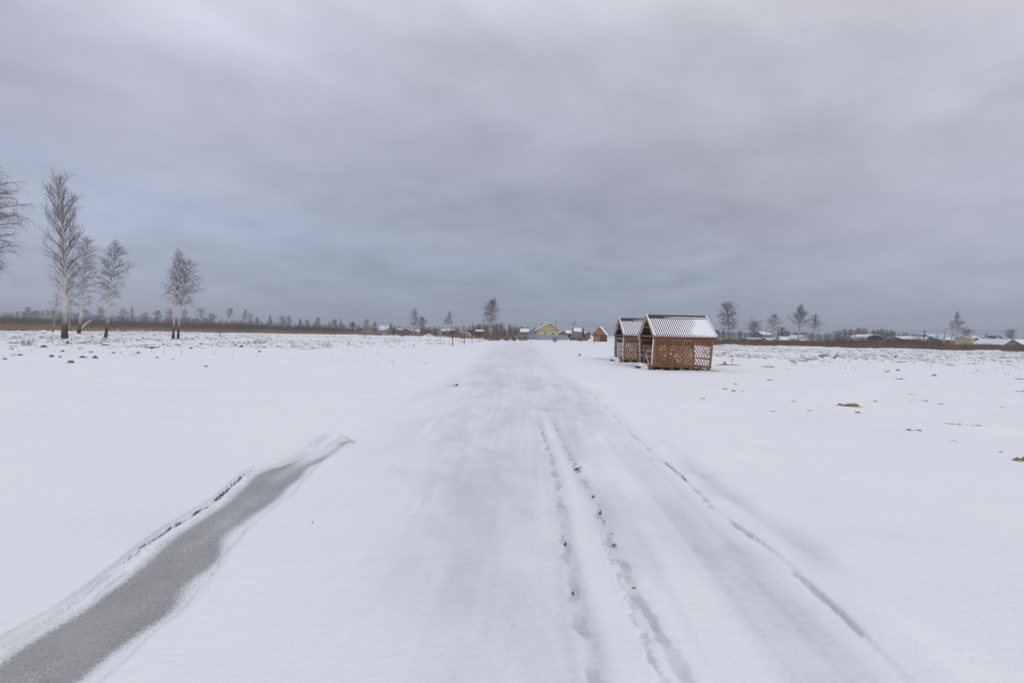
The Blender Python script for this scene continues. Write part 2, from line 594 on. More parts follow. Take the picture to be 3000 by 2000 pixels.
def mat_ice():
    t = NT('ditch_ice')
    co = t.coord('Object')
    a_f = t.n('ShaderNodeAttribute', attribute_name='frost').outputs['Fac']
    spk = t.noise(co, 60, 4, 0.8)
    spk2 = t.noise(t.coord('Object', (1, 0.5, 1)), 150, 2, 0.7)
    big = t.noise(co, 1.1, 4, 0.6)
    body = t.ramp(big, [(0.3, (0.20, 0.205, 0.18)), (0.7, (0.33, 0.335, 0.33))])
    fr = t.math('ADD', t.math('MULTIPLY', spk, 0.6), t.math('MULTIPLY', spk2, 0.4))
    light = t.ramp(fr, [(0.45, (0, 0, 0)), (0.62, (0.65, 0.65, 0.65))])
    c = t.mix(light, body, (0.44, 0.455, 0.48))
    thick = t.math('ADD', a_f, t.math('MULTIPLY', t.math('SUBTRACT', fr, 0.5), 1.0))
    thick = t.math('SUBTRACT', thick, t.math('MULTIPLY', t.math('SUBTRACT', 0.5, fr), 1.6))
    cov = t.ramp(thick, [(0.36, (0, 0, 0)), (0.60, (0.6, 0.6, 0.6)), (0.85, (1, 1, 1))])
    c = t.mix(cov, c, (0.74, 0.755, 0.80))
    t.bump(fr, 0.2, 0.008)
    return t.done(c, t.ramp(fr, [(0.4, (0.25, 0.25, 0.25)), (0.62, (0.65, 0.65, 0.65))]), 0.5)


def mat_birch(name, basedark):
    t = NT(name)
    co = t.coord('Object', (1, 1, 1))
    st = t.coord('Object', (2.2, 2.2, 5.5))
    pat = t.noise(st, 2.6, 4, 0.7)
    sp = t.n('ShaderNodeSeparateXYZ')
    t.l(co, sp.inputs[0])
    z = sp.outputs[2]
    mr = t.n('ShaderNodeMapRange')
    t.l(z, mr.inputs[0])
    mr.inputs[1].default_value = 0.3
    mr.inputs[2].default_value = basedark
    mr.inputs[3].default_value = 0.32
    mr.inputs[4].default_value = 0.0
    v = t.math('ADD', pat, mr.outputs[0])
    c = t.ramp(v, [(0.50, (0.60, 0.57, 0.53)), (0.60, (0.36, 0.34, 0.32)), (0.70, (0.045, 0.038, 0.034))])
    return t.done(c, 0.75, 0.2)


def mat_capped(name, c, lo=0.25, hi=0.6, var=0.4, scale=9.0):
    """rough earth with snow lying on whatever faces up"""
    t = NT(name)
    co = t.coord('Object')
    f = t.noise(co, scale, 4, 0.65)
    g = t.n('ShaderNodeNewGeometry')
    sp = t.n('ShaderNodeSeparateXYZ')
    t.l(g.outputs['Normal'], sp.inputs[0])
    up = t.math('ADD', sp.outputs[2], t.math('MULTIPLY', t.math('SUBTRACT', f, 0.5), 0.9))
    sn = t.ramp(up, [(lo, (0, 0, 0)), (hi, (1, 1, 1))])
    body = t.ramp(f, [(0.3, tuple(v * (1 - var) for v in c)), (0.7, tuple(v * (1 + var) for v in c))])
    t.bump(f, 0.5, 0.03)
    return t.done(t.mix(sn, body, SNOW), 0.9, 0.15)


M = {}
M['snow'] = mat_snow_ground()
M['ice'] = mat_ice()
t = NT('lying_snow')
f = t.noise(t.coord('Object'), 14, 4, 0.6)
t.bump(f, 0.25, 0.02)
M['lsnow'] = t.done(t.ramp(f, [(0.3, (0.76, 0.775, 0.82)), (0.7, (0.84, 0.85, 0.88))]), 0.8, 0.2)
M['soil'] = mat_capped('dark_soil', (0.070, 0.058, 0.046), 0.30, 0.75, 0.5, 16)
M['soilsm'] = mat_capped('dark_soil_far', (0.050, 0.042, 0.036), 0.62, 0.92, 0.4, 4.0)
M['sand'] = mat_capped('sandy_soil', (0.31, 0.20, 0.105), 0.80, 1.15, 0.4, 14)
M['heap'] = mat_capped('heap_soil', (0.13, 0.10, 0.075), 0.35, 0.65, 0.4, 2.5)
M['birch'] = mat_birch('birch_bark', 3.2)
M['birch_far'] = mat_plain('pale_bark', (0.40, 0.375, 0.35), 0.8, 0.4, 1.5, (1, 1, 3))
M['twig'] = mat_plain('birch_twigs', (0.21, 0.168, 0.160), 0.85, 0.35, 1.0)
M['twig_grey'] = mat_plain('grey_twigs', (0.17, 0.15, 0.15), 0.85, 0.3, 0.6)
M['twig_far'] = mat_plain('far_twigs', (0.095, 0.078, 0.074), 0.9, 0.35, 0.25)
M['trunk_dark'] = mat_plain('dark_bark', (0.075, 0.062, 0.052), 0.9, 0.35, 2.0)
M['scrub'] = mat_plain('willow_scrub', (0.100, 0.057, 0.042), 0.9, 0.45, 0.15)
M['pine'] = mat_plain('conifer_needles', (0.028, 0.038, 0.034), 0.9, 0.4, 0.7)
M['reed'] = mat_plain('dry_reed', (0.215, 0.140, 0.078), 0.85, 0.45, 0.22)
M['reed_dark'] = mat_plain('dry_reed_brown', (0.165, 0.100, 0.056), 0.85, 0.5, 0.25)
M['weed'] = mat_plain('dry_weed', (0.17, 0.125, 0.085), 0.85, 0.4, 2.0)
M['slat'] = mat_wood('lattice_wood', (0.34, 0.175, 0.082), (1, 1, 1))
M['timber'] = mat_wood('timber', (0.27, 0.135, 0.064), (2, 2, 2))
M['pallet'] = mat_wood('pallet_wood', (0.25, 0.135, 0.055), (2, 2, 2))
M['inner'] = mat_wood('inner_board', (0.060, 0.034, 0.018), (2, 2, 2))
M['roof'] = mat_plain('brown_roof_sheet', (0.022, 0.012, 0.013), 0.42, 0.3, 3, spec=0.5)
M['red'] = mat_plain('red_paint', (0.55, 0.02, 0.025), 0.6, 0.15)
M['redwood'] = mat_plain('reddish_stake', (0.16, 0.045, 0.035), 0.8, 0.3, 6)
M['glass'] = mat_plain('window_glass', (0.03, 0.035, 0.045), 0.12, 0.2, spec=0.6)
M['white'] = mat_plain('white_frame', (0.68, 0.68, 0.68), 0.6, 0.08)
M['yellow'] = mat_plain('yellow_siding', (0.50, 0.405, 0.195), 0.7, 0.10, 2, (1, 1, 8))
M['redroof'] = mat_plain('red_brown_roof', (0.14, 0.035, 0.03), 0.6, 0.25)
M['orange'] = mat_wood('orange_plank', (0.42, 0.20, 0.065), (1, 1, 5), 0.25)
M['log'] = mat_plain('dark_log', (0.085, 0.062, 0.046), 0.85, 0.45, 2.2, (0.3, 0.3, 6))
M['greywall'] = mat_plain('grey_wall', (0.20, 0.185, 0.175), 0.8, 0.25, 1.2)
M['beige'] = mat_plain('beige_wall', (0.36, 0.30, 0.22), 0.8, 0.2, 1.2)
M['dark'] = mat_plain('dark_wall', (0.045, 0.045, 0.055), 0.7, 0.3, 1.5)
M['maroon'] = mat_plain('maroon_sheet', (0.085, 0.012, 0.018), 0.5, 0.25, 1.5)
M['teal'] = mat_plain('dark_teal_sheet', (0.012, 0.055, 0.058), 0.5, 0.25, 1.5)
M['brownwall'] = mat_plain('brown_wall', (0.17, 0.095, 0.06), 0.8, 0.3, 1.4)
M['pinkwhite'] = mat_plain('pale_plastic', (0.56, 0.50, 0.49), 0.5, 0.12, 0.9)
M['fence'] = mat_plain('blue_grey_sheet', (0.245, 0.290, 0.325), 0.5, 0.12, 0.8)
M['fence2'] = mat_plain('grey_fence_board', (0.155, 0.175, 0.185), 0.7, 0.25, 1.0)
M['concrete'] = mat_plain('pole_concrete', (0.30, 0.29, 0.28), 0.8, 0.2, 1.0)
M['polewood'] = mat_plain('pole_wood', (0.10, 0.085, 0.075), 0.85, 0.3, 1.0)
M['wire'] = mat_plain('wire', (0.03, 0.03, 0.035), 0.6, 0.1)
t = NT('snow_patched_roof')
f = t.noise(t.coord('Object', (1, 1, 1)), 0.55, 4, 0.6)
M['patchroof'] = t.done(t.mix(t.ramp(f, [(0.46, (0, 0, 0)), (0.54, (1, 1, 1))]), (0.13, 0.20, 0.22), SNOW), 0.7, 0.3)

# ------------------------------------------------------------------ mesh helpers


def mesh_np(name, V, F, mat=None, smooth=False):
    """V (n,3), F (m,k) numpy -> mesh, all faces with k corners"""
    V = np.asarray(V, np.float32)
    F = np.asarray(F, np.int32)
    me = bpy.data.meshes.new(name)
    k = F.shape[1]
    me.vertices.add(len(V))
    me.vertices.foreach_set('co', V.ravel())
    me.loops.add(F.size)
    me.loops.foreach_set('vertex_index', F.ravel())
    me.polygons.add(len(F))
    me.polygons.foreach_set('loop_start', np.arange(0, F.size, k, dtype=np.int32))
    me.polygons.foreach_set('use_smooth', np.full(len(F), smooth, dtype=bool))
    me.update(calc_edges=True)
    if mat:
        me.materials.append(mat)
    return me


class MB:
    """collects boxes, prisms and tubes and links them as ONE mesh object"""

    def __init__(self):
        self.v = []
        self.f = []

    def add(self, v, f):
        b = len(self.v)
        self.v += [tuple(p) for p in v]
        self.f += [tuple(i + b for i in q) for q in f]
        return self

    def box(self, x0, x1, y0, y1, z0, z1):
        return self.add([(x0, y0, z0), (x1, y0, z0), (x1, y1, z0), (x0, y1, z0), (x0, y0, z1), (x1, y0, z1), (x1, y1, z1), (x0, y1, z1)],
                        [(0, 3, 2, 1), (4, 5, 6, 7), (0, 1, 5, 4), (1, 2, 6, 5), (2, 3, 7, 6), (3, 0, 4, 7)])

    def bar(self, a, b, w, h, up=(0, 0, 1)):
        a = Vector(a)
        b = Vector(b)
        d = (b - a).normalized()
        s = d.cross(Vector(up))
        if s.length < 1e-4:
            s = d.cross(Vector((1, 0, 0)))
        s.normalize()
        n = s.cross(d)
        vs = [p + s * (i * w / 2) + n * (j * h / 2) for p in (a, b) for i, j in ((-1, -1), (1, -1), (1, 1), (-1, 1))]
        return self.add(vs, [(0, 1, 2, 3), (7, 6, 5, 4), (0, 4, 5, 1), (1, 5, 6, 2), (2, 6, 7, 3), (3, 7, 4, 0)])

    def tube(self, pts, rs, n=6):
        vs = []
        fs = []
        pts = [Vector(p) for p in pts]
        for i, p in enumerate(pts):
            d = (pts[min(i + 1, len(pts) - 1)] - pts[max(i - 1, 0)]).normalized()
            s = d.cross(Vector((0.13, 0.97, 0.21))).normalized()
            u = s.cross(d)
            for k in range(n):
                a = 2 * math.pi * k / n
                vs.append(p + (s * math.cos(a) + u * math.sin(a)) * rs[i])
        for i in range(len(pts) - 1):
            for k in range(n):
                fs.append((i * n + k, i * n + (k + 1) % n, (i + 1) * n + (k + 1) % n, (i + 1) * n + k))
        fs.append(tuple(range(n))[::-1])
        fs.append(tuple((len(pts) - 1) * n + k for k in range(n)))
        return self.add(vs, fs)

    def extrude(self, prof, a0, a1, axis):
        """closed profile of (s,z); axis 'y': s is x, extruded in y; axis 'x': s is y, extruded in x"""
        n = len(prof)
        vs = []
        for a in (a0, a1):
            for s, z in prof:
                vs.append((s, a, z) if axis == 'y' else (a, s, z))
        fs = [tuple(range(n)), tuple(range(2 * n - 1, n - 1, -1))]
        for i in range(n):
            j = (i + 1) % n
            fs.append((i, i + n, j + n, j))
        return self.add(vs, fs)

    def mesh(self, name, mat, smooth=False):
        me = bpy.data.meshes.new(name)
        me.from_pydata(self.v, [], self.f)
        me.materials.append(mat)
        if smooth:
            me.polygons.foreach_set('use_smooth', [True] * len(me.polygons))
        me.update()
        return me

    def build(self, name, mat, parent=None, smooth=False, fixn=False):
        me = self.mesh(name, mat, smooth)
        if fixn:
            import bmesh
            bm = bmesh.new()
            bm.from_mesh(me)
            bmesh.ops.recalc_face_normals(bm, faces=bm.faces)
            bm.to_mesh(me)
            bm.free()
        return link(name, me, parent)


def link(name, data, parent=None):
    o = bpy.data.objects.new(name, data)
    COL.objects.link(o)
    if parent is not None:
        o.parent = parent
    return o


def tag(o, label=None, cat=None, group=None, kind=None):
    if label:
        o['label'] = label
    if cat:
        o['category'] = cat
    if group:
        o['group'] = group
    if kind:
        o['kind'] = kind
    return o


def thing(name, label, cat, loc, group=None, rz=0.0):
    o = link(name, None)
    o.location = loc
    o.rotation_euler = (0, 0, rz)
    return tag(o, label, cat, group)


KIDS = {}


def copy_tree(o, parent=None):
    c = o.copy()
    COL.objects.link(c)
    c.parent = parent
    for ch in list(o.children):
        copy_tree(ch, c)
    return c


# ------------------------------------------------------------------ ground sheet, split into field and road
def build_ground():
    fr = np.linspace(rad(-62), rad(62), 860)
    bk = np.linspace(rad(62), rad(298), 70)[1:-1]
    ang = np.concatenate([fr, bk])
    rr = [0.25]
    while rr[-1] < 1500:
        r0 = rr[-1]
        k = 0.06 if r0 < 1.6 else (0.0045 if r0 < 9 else 0.0075 if r0 < 14 else (0.011 if r0 < 130 else 0.05))
        rr.append(r0 * (1 + k))
    rr = np.array(rr)
    A, R = np.meshgrid(ang, rr)
    X = np.sin(A) * R
    Y = np.cos(A) * R
    Hh, T, S = ground_fields(X.ravel(), Y.ravel())
    V = np.stack([X.ravel(), Y.ravel(), Hh], 1)
    nr, na = len(rr), len(ang)
    i = np.arange(nr - 1)[:, None] * na
    j = np.arange(na)[None, :]
    j2 = (j + 1) % na
    F = np.stack([i + j, i + j2, i + na + j2, i + na + j], -1).reshape(-1, 4)
    cx = X.ravel()[F].mean(1)
    cy = Y.ravel()[F].mean(1)
    road = inpoly(cx, cy, ROAD)
    e1 = V[F[:, 1]] - V[F[:, 0]]
    e2 = V[F[:, 3]] - V[F[:, 0]]
    fn = np.cross(e1, e2)
    VN = np.zeros_like(V)
    for k in range(4):
        np.add.at(VN, F[:, k], fn)
    VN[:, 2] = np.maximum(VN[:, 2], 1e-9)
    VN /= np.linalg.norm(VN, axis=1)[:, None]
    for nm, msk in (('snow_field', ~road), ('snow_road', road)):
        f = F[msk]
        if nm == 'snow_field':
            c = np.arange(na)   # close the tiny hole below the camera
        used, inv = np.unique(f, return_inverse=True)
        me = mesh_np(nm, V[used], inv.reshape(-1, 4), M['snow'], True)
        for an, arr in (('thin', T), ('soil', S)):
            at_ = me.attributes.new(an, 'FLOAT', 'POINT')
            at_.data.foreach_set('value', arr[used].astype(np.float32))
        me.normals_split_custom_set_from_vertices(VN[used].tolist())
        o = link(nm, me)
        tag(o, 'smooth white snow covering the open field' if nm == 'snow_field' else 'packed greyish snow track with shallow wheel ruts', kind='structure')
    # frozen water in the ditch: a flat sheet that dips under the snow banks
    gx = np.arange(DITCH[:, 0].min() - 0.1, DITCH[:, 0].max() + 0.1, 0.035)
    gy = np.arange(max(0.2, DITCH[:, 1].min()), DITCH[:, 1].max() + 0.1, 0.035)
    X, Y = np.meshgrid(gx, gy)
    n = len(gx)
    i = np.arange(len(gy) - 1)[:, None] * n
    j = np.arange(n - 1)[None, :]
    F = np.stack([i + j, i + j + 1, i + n + j + 1, i + n + j], -1).reshape(-1, 4)
    x, y = X.ravel(), Y.ravel()
    F = F[inpoly(x[F].mean(1), y[F].mean(1), DITCH)]
    u, _, up = pdist(x, y, BANK_UP)
    v, _, vp = pdist(x, y, BANK_LO)
    # drifted frost: thick against the banks and over the far end, thin along the middle
    fr = 0.75 * (1 - sstep(0.06, 0.24, u)) + 0.85 * (1 - sstep(0.08, 0.28, v + 0.1 * vn(x / 0.4, y / 0.4, 2.0)))
    far = sstep(0.66, 0.82, up) * (0.15 + 0.75 * sstep(0.10, 0.45, v + 0.15 * vn(x / 0.5, y / 0.5, 4.0)))
    fr = np.maximum(fr, 0.95 * far) + 0.30 * fbm(x / 0.5, y / 1.2, 3, 6.0) + 0.16 + 0.22 * np.exp(-((u - v) / 0.35) ** 2)
    used, inv = np.unique(F, return_inverse=True)
    me = mesh_np('frozen_ditch', np.stack([x, y, np.full_like(x, ICE_Z)], 1)[used], inv.reshape(-1, 4), M['ice'])
    at_ = me.attributes.new('frost', 'FLOAT', 'POINT')
    at_.data.foreach_set('value', np.clip(fr, 0, 1)[used].astype(np.float32))
    tag(link('frozen_ditch', me), 'grey frosted ice in the ditch beside the track', kind='structure')


build_ground()

# ------------------------------------------------------------------ shelters (lattice gazebos)
UNIT = MB().box(-0.5, 0.5, -0.5, 0.5, -0.5, 0.5)
SLAT_ME = UNIT.mesh('slat', M['slat'])
BLOCK_ME = UNIT.mesh('block', M['pallet'])
BOARD_ME = UNIT.mesh('board', M['pallet'])
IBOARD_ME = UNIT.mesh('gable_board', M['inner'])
LX0, LX1 = -1.58, 1.52         # wall extent along the shelter
YB, YT, ZB, ZT = 1.10, 1.30, 0.17, 1.56
RZ, EZ, EY = 2.84, 1.72, 1.46  # ridge height, eave height, eave half width
RX0, RX1 = -1.64, 1.66


def unit_obj(name, me, parent, loc, scale, rot=(0, 0, 0)):
    o = link(name, me, parent)
    o.location = loc
    o.scale = scale
    o.rotation_euler = rot
    return o


def lattice(parent, mat4, w, h, ang=rad(61), pitch=0.150, sw=0.036):
    """a framed panel in its own plane (x along, y up, z outward) with crossing slats as sub-parts"""
    b = MB()
    b.box(0, w, 0, 0.03, -0.018, 0.022).box(0, w, h - 0.03, h, -0.018, 0.022)
    b.box(0, 0.028, 0.03, h - 0.03, -0.018, 0.022).box(w - 0.028, w, 0.03, h - 0.03, -0.018, 0.022)
    p = b.build('lattice_panel', M['timber'], parent)
    p.matrix_local = mat4
    x0, x1, y0, y1 = 0.02, w - 0.02, 0.02, h - 0.02
    for sgn, zo in ((1, 0.008), (-1, -0.008)):
        dx, dy = math.cos(ang) * sgn, math.sin(ang)
        span = h / math.tan(ang)
        c = (-span if sgn > 0 else 0.0) + random.uniform(0, pitch)
        while c < (w if sgn > 0 else w + span):
            ts = [(x0 - c) / dx, (x1 - c) / dx]
            ta, tb = max(min(ts), y0 / dy), min(max(ts), y1 / dy)
            if tb - ta > 0.09:
                mx, my = c + dx * (ta + tb) / 2, dy * (ta + tb) / 2
                unit_obj('slat', SLAT_ME, p, (mx, my, zo), (tb - ta, sw * random.uniform(0.85, 1.15), 0.011), (0, 0, math.atan2(dy, dx) + random.uniform(-.008, .008)))
            c += pitch * random.uniform(0.94, 1.06)
    return p


def wall_matrix(x, y, z, xdir, ydir):
    xa = Vector(xdir).normalized()
    ya = Vector(ydir).normalized()
    za = xa.cross(ya)
    m = Matrix((xa, ya, za)).transposed().to_4x4()
    m.translation = (x, y, z)
    return m


def wall_y(z):
    return YB + (YT - YB) * (z - ZB) / (ZT - ZB)


def slope_z(y):
    return RZ - (RZ - EZ) * abs(y) / EY


def build_gazebo():
    random.seed(5)
    g = thing('lattice_gazebo', '', 'gazebo', (*GAZ[0], 0.045))
    # pallet base
    b = MB()
    for y in (-1.10, 1.10):
        b.box(-1.70, 1.54, y - 0.05, y + 0.05, 0.105, 0.128)
    b.box(-1.70, 1.54, -0.05, 0.05, 0.105, 0.128)
    base = b.build('pallet_base', M['pallet'], g)
    xs = [-1.64, -1.10, -0.58, -0.06, 0.44, 0.94, 1.46]
    for y in (-1.10, 0.0, 1.10):
        for x in xs:
            unit_obj('block', BLOCK_ME, base, (x + random.uniform(-.03, .03), y, 0.026), (0.15, 0.10, 0.155))
    for k in range(22):
        x = -1.63 + k * 3.10 / 21
        unit_obj('deck_board', BOARD_ME, base, (x, 0, 0.141), (0.118, 2.32, 0.022))
    b = MB().box(-1.715, 1.555, -1.185, -1.163, 0.095, 0.165)
    b.box(-1.715, -1.695, -1.162, 1.162, 0.085, 0.165)
    b.build('base_skirt', M['pallet'], g)
    # posts
    wdir = Vector((0, YT - YB, ZT - ZB)).normalized()
    for s in (-1, 1):
        for x, wd in ((LX0, 0.075), (0.0, 0.055), (LX1, 0.075)):
            pb = MB().bar((x, s * (YB + .0), ZB - 0.01), (x, s * (wall_y(1.70)), 1.70), wd, 0.07, (1, 0, 0))
            p = pb.build('post', M['timber'], g)
            if x == LX0:
                MB().bar((x - wd / 2 - 0.014, s * YB, ZB), (x - wd / 2 - 0.014, s * wall_y(1.62), 1.62), 0.026, 0.082, (1, 0, 0)).build('snow', M['lsnow'], p)
    # rails along the walls, and lattice panels
    for s in (-1, 1):
        for z in (1.60,):
            MB().bar((LX0 - .06, s * (wall_y(z) + 0.045), z), (LX1 + .06, s * (wall_y(z) + 0.045), z), 0.03, 0.06).build('rail', M['timber'], g)
        MB().bar((LX0 - .06, s * (EY - 0.10), 1.695), (RX1 - .02, s * (EY - 0.10), 1.695), 0.03, 0.085).build('eave_board', M['timber'], g)
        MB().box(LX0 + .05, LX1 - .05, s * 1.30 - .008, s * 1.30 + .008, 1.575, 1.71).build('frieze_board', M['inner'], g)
        # short studs of the gap under the eaves
        for x in (-0.85, 0.62):
            MB().box(x - .03, x + .03, s * 1.315 - .02, s * 1.315 + .02, 1.632, 1.70).build('stud', M['timber'], g)
        up = (0, s * (YT - YB), ZT - ZB)
        hgt = Vector(up).length
        for x0, x1 in ((LX0 + 0.04, -0.03), (0.03, LX1 - 0.04)):
            w = x1 - x0
            if s < 0:
                m = wall_matrix(x0, -YB - 0.012, ZB + .005, (1, 0, 0), up)
            else:
                m = wall_matrix(x1, YB + 0.012, ZB + .005, (-1, 0, 0), up)
            lattice(g, m, w, hgt, sw=0.036 if s < 0 else (0.062 if x0 > 0 else 0.05))
    # back wall lattice (right end), boards above
    for z, hh_ in ((1.30, 0.11), (1.43, 0.11), (1.56, 0.11)):
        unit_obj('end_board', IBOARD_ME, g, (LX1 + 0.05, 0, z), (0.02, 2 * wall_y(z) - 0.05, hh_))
    MB().bar((LX1 + 0.05, -YB, 0.55), (LX1 + 0.05, YB, 0.55), 0.025, 0.07).build('rail', M['timber'], g)
    # a solid strip of boards under the eave of the far wall, inside
    for k, z in enumerate((1.28, 1.41)):
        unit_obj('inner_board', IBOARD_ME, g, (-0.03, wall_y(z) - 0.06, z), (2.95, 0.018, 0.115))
    # rear gable boards
    y = -1.15
    while y < 1.2:
        zt = slope_z(y + (0.1 if y > 0 else 0.0)) - 0.10
        if zt > 1.73:
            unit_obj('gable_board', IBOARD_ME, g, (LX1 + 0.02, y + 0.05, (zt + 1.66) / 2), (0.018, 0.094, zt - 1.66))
        y += 0.10
    # front beam, collar tie and rafters
    MB().bar((LX0, -1.36, 1.735), (LX0, 1.36, 1.735), 0.045, 0.085).build('front_beam', M['timber'], g)
    MB().bar((LX0 + .0, -0.62, 2.24), (LX0 + .0, 0.62, 2.24), 0.03, 0.08).build('collar_tie', M['timber'], g)
    MB().bar((LX1 - .05, -1.36, 1.735), (LX1 - .05, 1.36, 1.735), 0.045, 0.085).build('rear_beam', M['timber'], g)
    for x in (LX0, -0.8, 0.0, 0.8, LX1 - 0.06):
        for s in (-1, 1):
            MB().bar((x, s * 0.02, RZ - 0.075), (x, s * (EY - 0.05), EZ - 0.03), 0.045, 0.07, (1, 0, 0)).build('rafter', M['timber'], g)
    # corrugated sheets
    nper = 29
    ns, nt = nper * 10 + 1, 9
    xs = np.linspace(RX0, RX1, ns)
    ts = np.linspace(0, 1, nt)
    X, T = np.meshgrid(xs, ts)
    nlen = math.hypot(EY, RZ - EZ)
    nrm = np.array([0, (RZ - EZ) / nlen, EY / nlen])
    amp = 0.017
    ph = 2 * math.pi * nper * (X - RX0) / (RX1 - RX0)
    corr = amp * np.tanh(1.7 * np.sin(ph))
    sheets = []
    for s in (-1, 1):
        def surf(off):
            Yv = s * (T * EY + nrm[1] * off)
            Zv = RZ - (RZ - EZ) * T + nrm[2] * off
            return np.stack([X, Yv, Zv], -1).reshape(-1, 3)
        top = surf(corr + 0.02)
        i = np.arange(nt - 1)[:, None] * ns
        j = np.arange(ns - 1)[None, :]
        F = np.stack([i + j, i + j + 1, i + ns + j + 1, i + ns + j], -1).reshape(-1, 4)
        if s < 0:
            F = F[:, ::-1]
        me = mesh_np('roof_sheet', top, F, M['roof'], True)
        sh = link('roof_sheet', me, g)
        sheets.append(sh)
        # snow lying in the troughs, burying the crests towards the right end
        q = (X - RX0) / (RX1 - RX0)
        nz = fbm(X * 2.2, T * 2.0 + s, 3, 3.0)
        lev = 0.18 * amp + amp * 1.15 * sstep(0.22, 1.15, q + 0.22 * (T - 0.5) + 0.10 * nz) + 0.004 * fbm(X * 12, T * 5, 2, 1.0)
        ef = sstep(0.05, 0.09, T + 0.02 * nz)
        lev = np.where(q > 0.35, lev * ef + (-amp * 1.1) * (1 - ef), lev * sstep(0.03, 0.05, T) + (-amp * 1.1) * (1 - sstep(0.03, 0.05, T)))
        lev = lev - 1.1 * amp * (T > 0.995)
        sn = surf(np.maximum(lev, -amp * 1.15) + 0.0215)
        me = mesh_np('snow', sn, F, M['lsnow'], True)
        link('snow', me, sh)
        # plank lining seen from inside
        b = MB()
        for k in range(8):
            t0, t1 = (k + 0.03) / 8, (k + 0.93) / 8
            pts = []
            for tt, o in ((t0, -0.012), (t1, -0.012), (t1, -0.030), (t0, -0.030)):
                pts.append((s * (tt * EY + nrm[1] * o), RZ - (RZ - EZ) * tt + nrm[2] * o))
            b.extrude(pts if s > 0 else pts[::-1], RX0 + 0.05, RX1 - 0.05, 'x')
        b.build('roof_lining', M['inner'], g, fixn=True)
    # ridge cap
    b = MB()
    prof = [(-0.20, RZ - 0.085), (0, RZ + 0.085), (0.20, RZ - 0.085), (0.20, RZ - 0.060), (0, RZ + 0.110), (-0.20, RZ - 0.060)]
    b.extrude(prof, RX0 - 0.01, RX1 + 0.01, 'x')
    cap = b.build('ridge_cap', M['roof'], g, fixn=True)
    n = 40
    vs, fs = [], []
    for k in range(n + 1):
        q = k / n
        x = RX0 + 0.9 + q * (RX1 - RX0 - 0.93)
        wdt = 0.030 * math.sin(math.pi * min(1, q * 2.5) / 2) * (0.8 + 0.5 * random.random())
        for (yy, o) in ((-0.200, 0.002), (-0.200 + 0.2 * wdt, 0.018), (-0.200 + 1.1 * wdt, 0.022), (-0.200 + 1.7 * wdt, 0.001)):
            zz_ = RZ + 0.110 - 0.85 * abs(yy) + o
            vs.append((x, yy, zz_))
    for k in range(n):
        for c in range(3):
            a = k * 4 + c
            fs.append((a, a + 4, a + 5, a + 1))
    MB().add(vs, fs).build('snow', M['lsnow'], cap, True, True)
    # barge boards with snow blown onto them
    for x, nm in ((RX0 - 0.022, 'front'), (RX1 + 0.022, 'rear')):
        for s in (-1, 1):
            b = MB().bar((x, 0, RZ + 0.02), (x, s * (EY + 0.05), EZ - 0.055), 0.024, 0.15, (1, 0, 0))
            bb = b.build('barge_board', M['timber'], g)
            # lumpy snow ribbon over the edge
            vs, fs = [], []
            n = 26
            dirx = -1 if nm == 'front' else 1
            for k in range(n + 1):
                q = k / n
                yy = s * q * (EY + 0.06)
                zc = RZ + 0.09 - (RZ - EZ + 0.075) * q
                th = 0.035 + 0.03 * random.random() + 0.025 * q
                dn = 0.15 + 0.08 * random.random() + 0.03 * q
                if nm == 'rear':
                    dn *= 0.4
                vs += [(x - dirx * 0.05, yy, zc - 0.02), (x - dirx * 0.035, yy, zc + th), (x + dirx * 0.016, yy, zc + th * 0.9), (x + dirx * (0.028 + .012 * random.random()), yy, zc - dn * 0.4), (x + dirx * 0.0145, yy, zc - dn - 0.02)]
            for k in range(n):
                for c in range(4):
                    a = k * 5 + c
                    fs.append((a, a + 5, a + 6, a + 1))
            MB().add(vs, fs).build('snow', M['lsnow'], bb, True, True)
    return g


gz1 = build_gazebo()
gz1['label'] = 'nearer lattice gazebo with snow striped brown corrugated roof, standing on pallets'
gz2 = copy_tree(gz1)
gz2.location = (*GAZ[1], 0.055)
gz2['label'] = 'farther lattice gazebo half hidden behind the nearer one, snow striped roof'
for o_ in (gz1, gz2):
    o_['group'] = 'lattice gazebos beside the track'


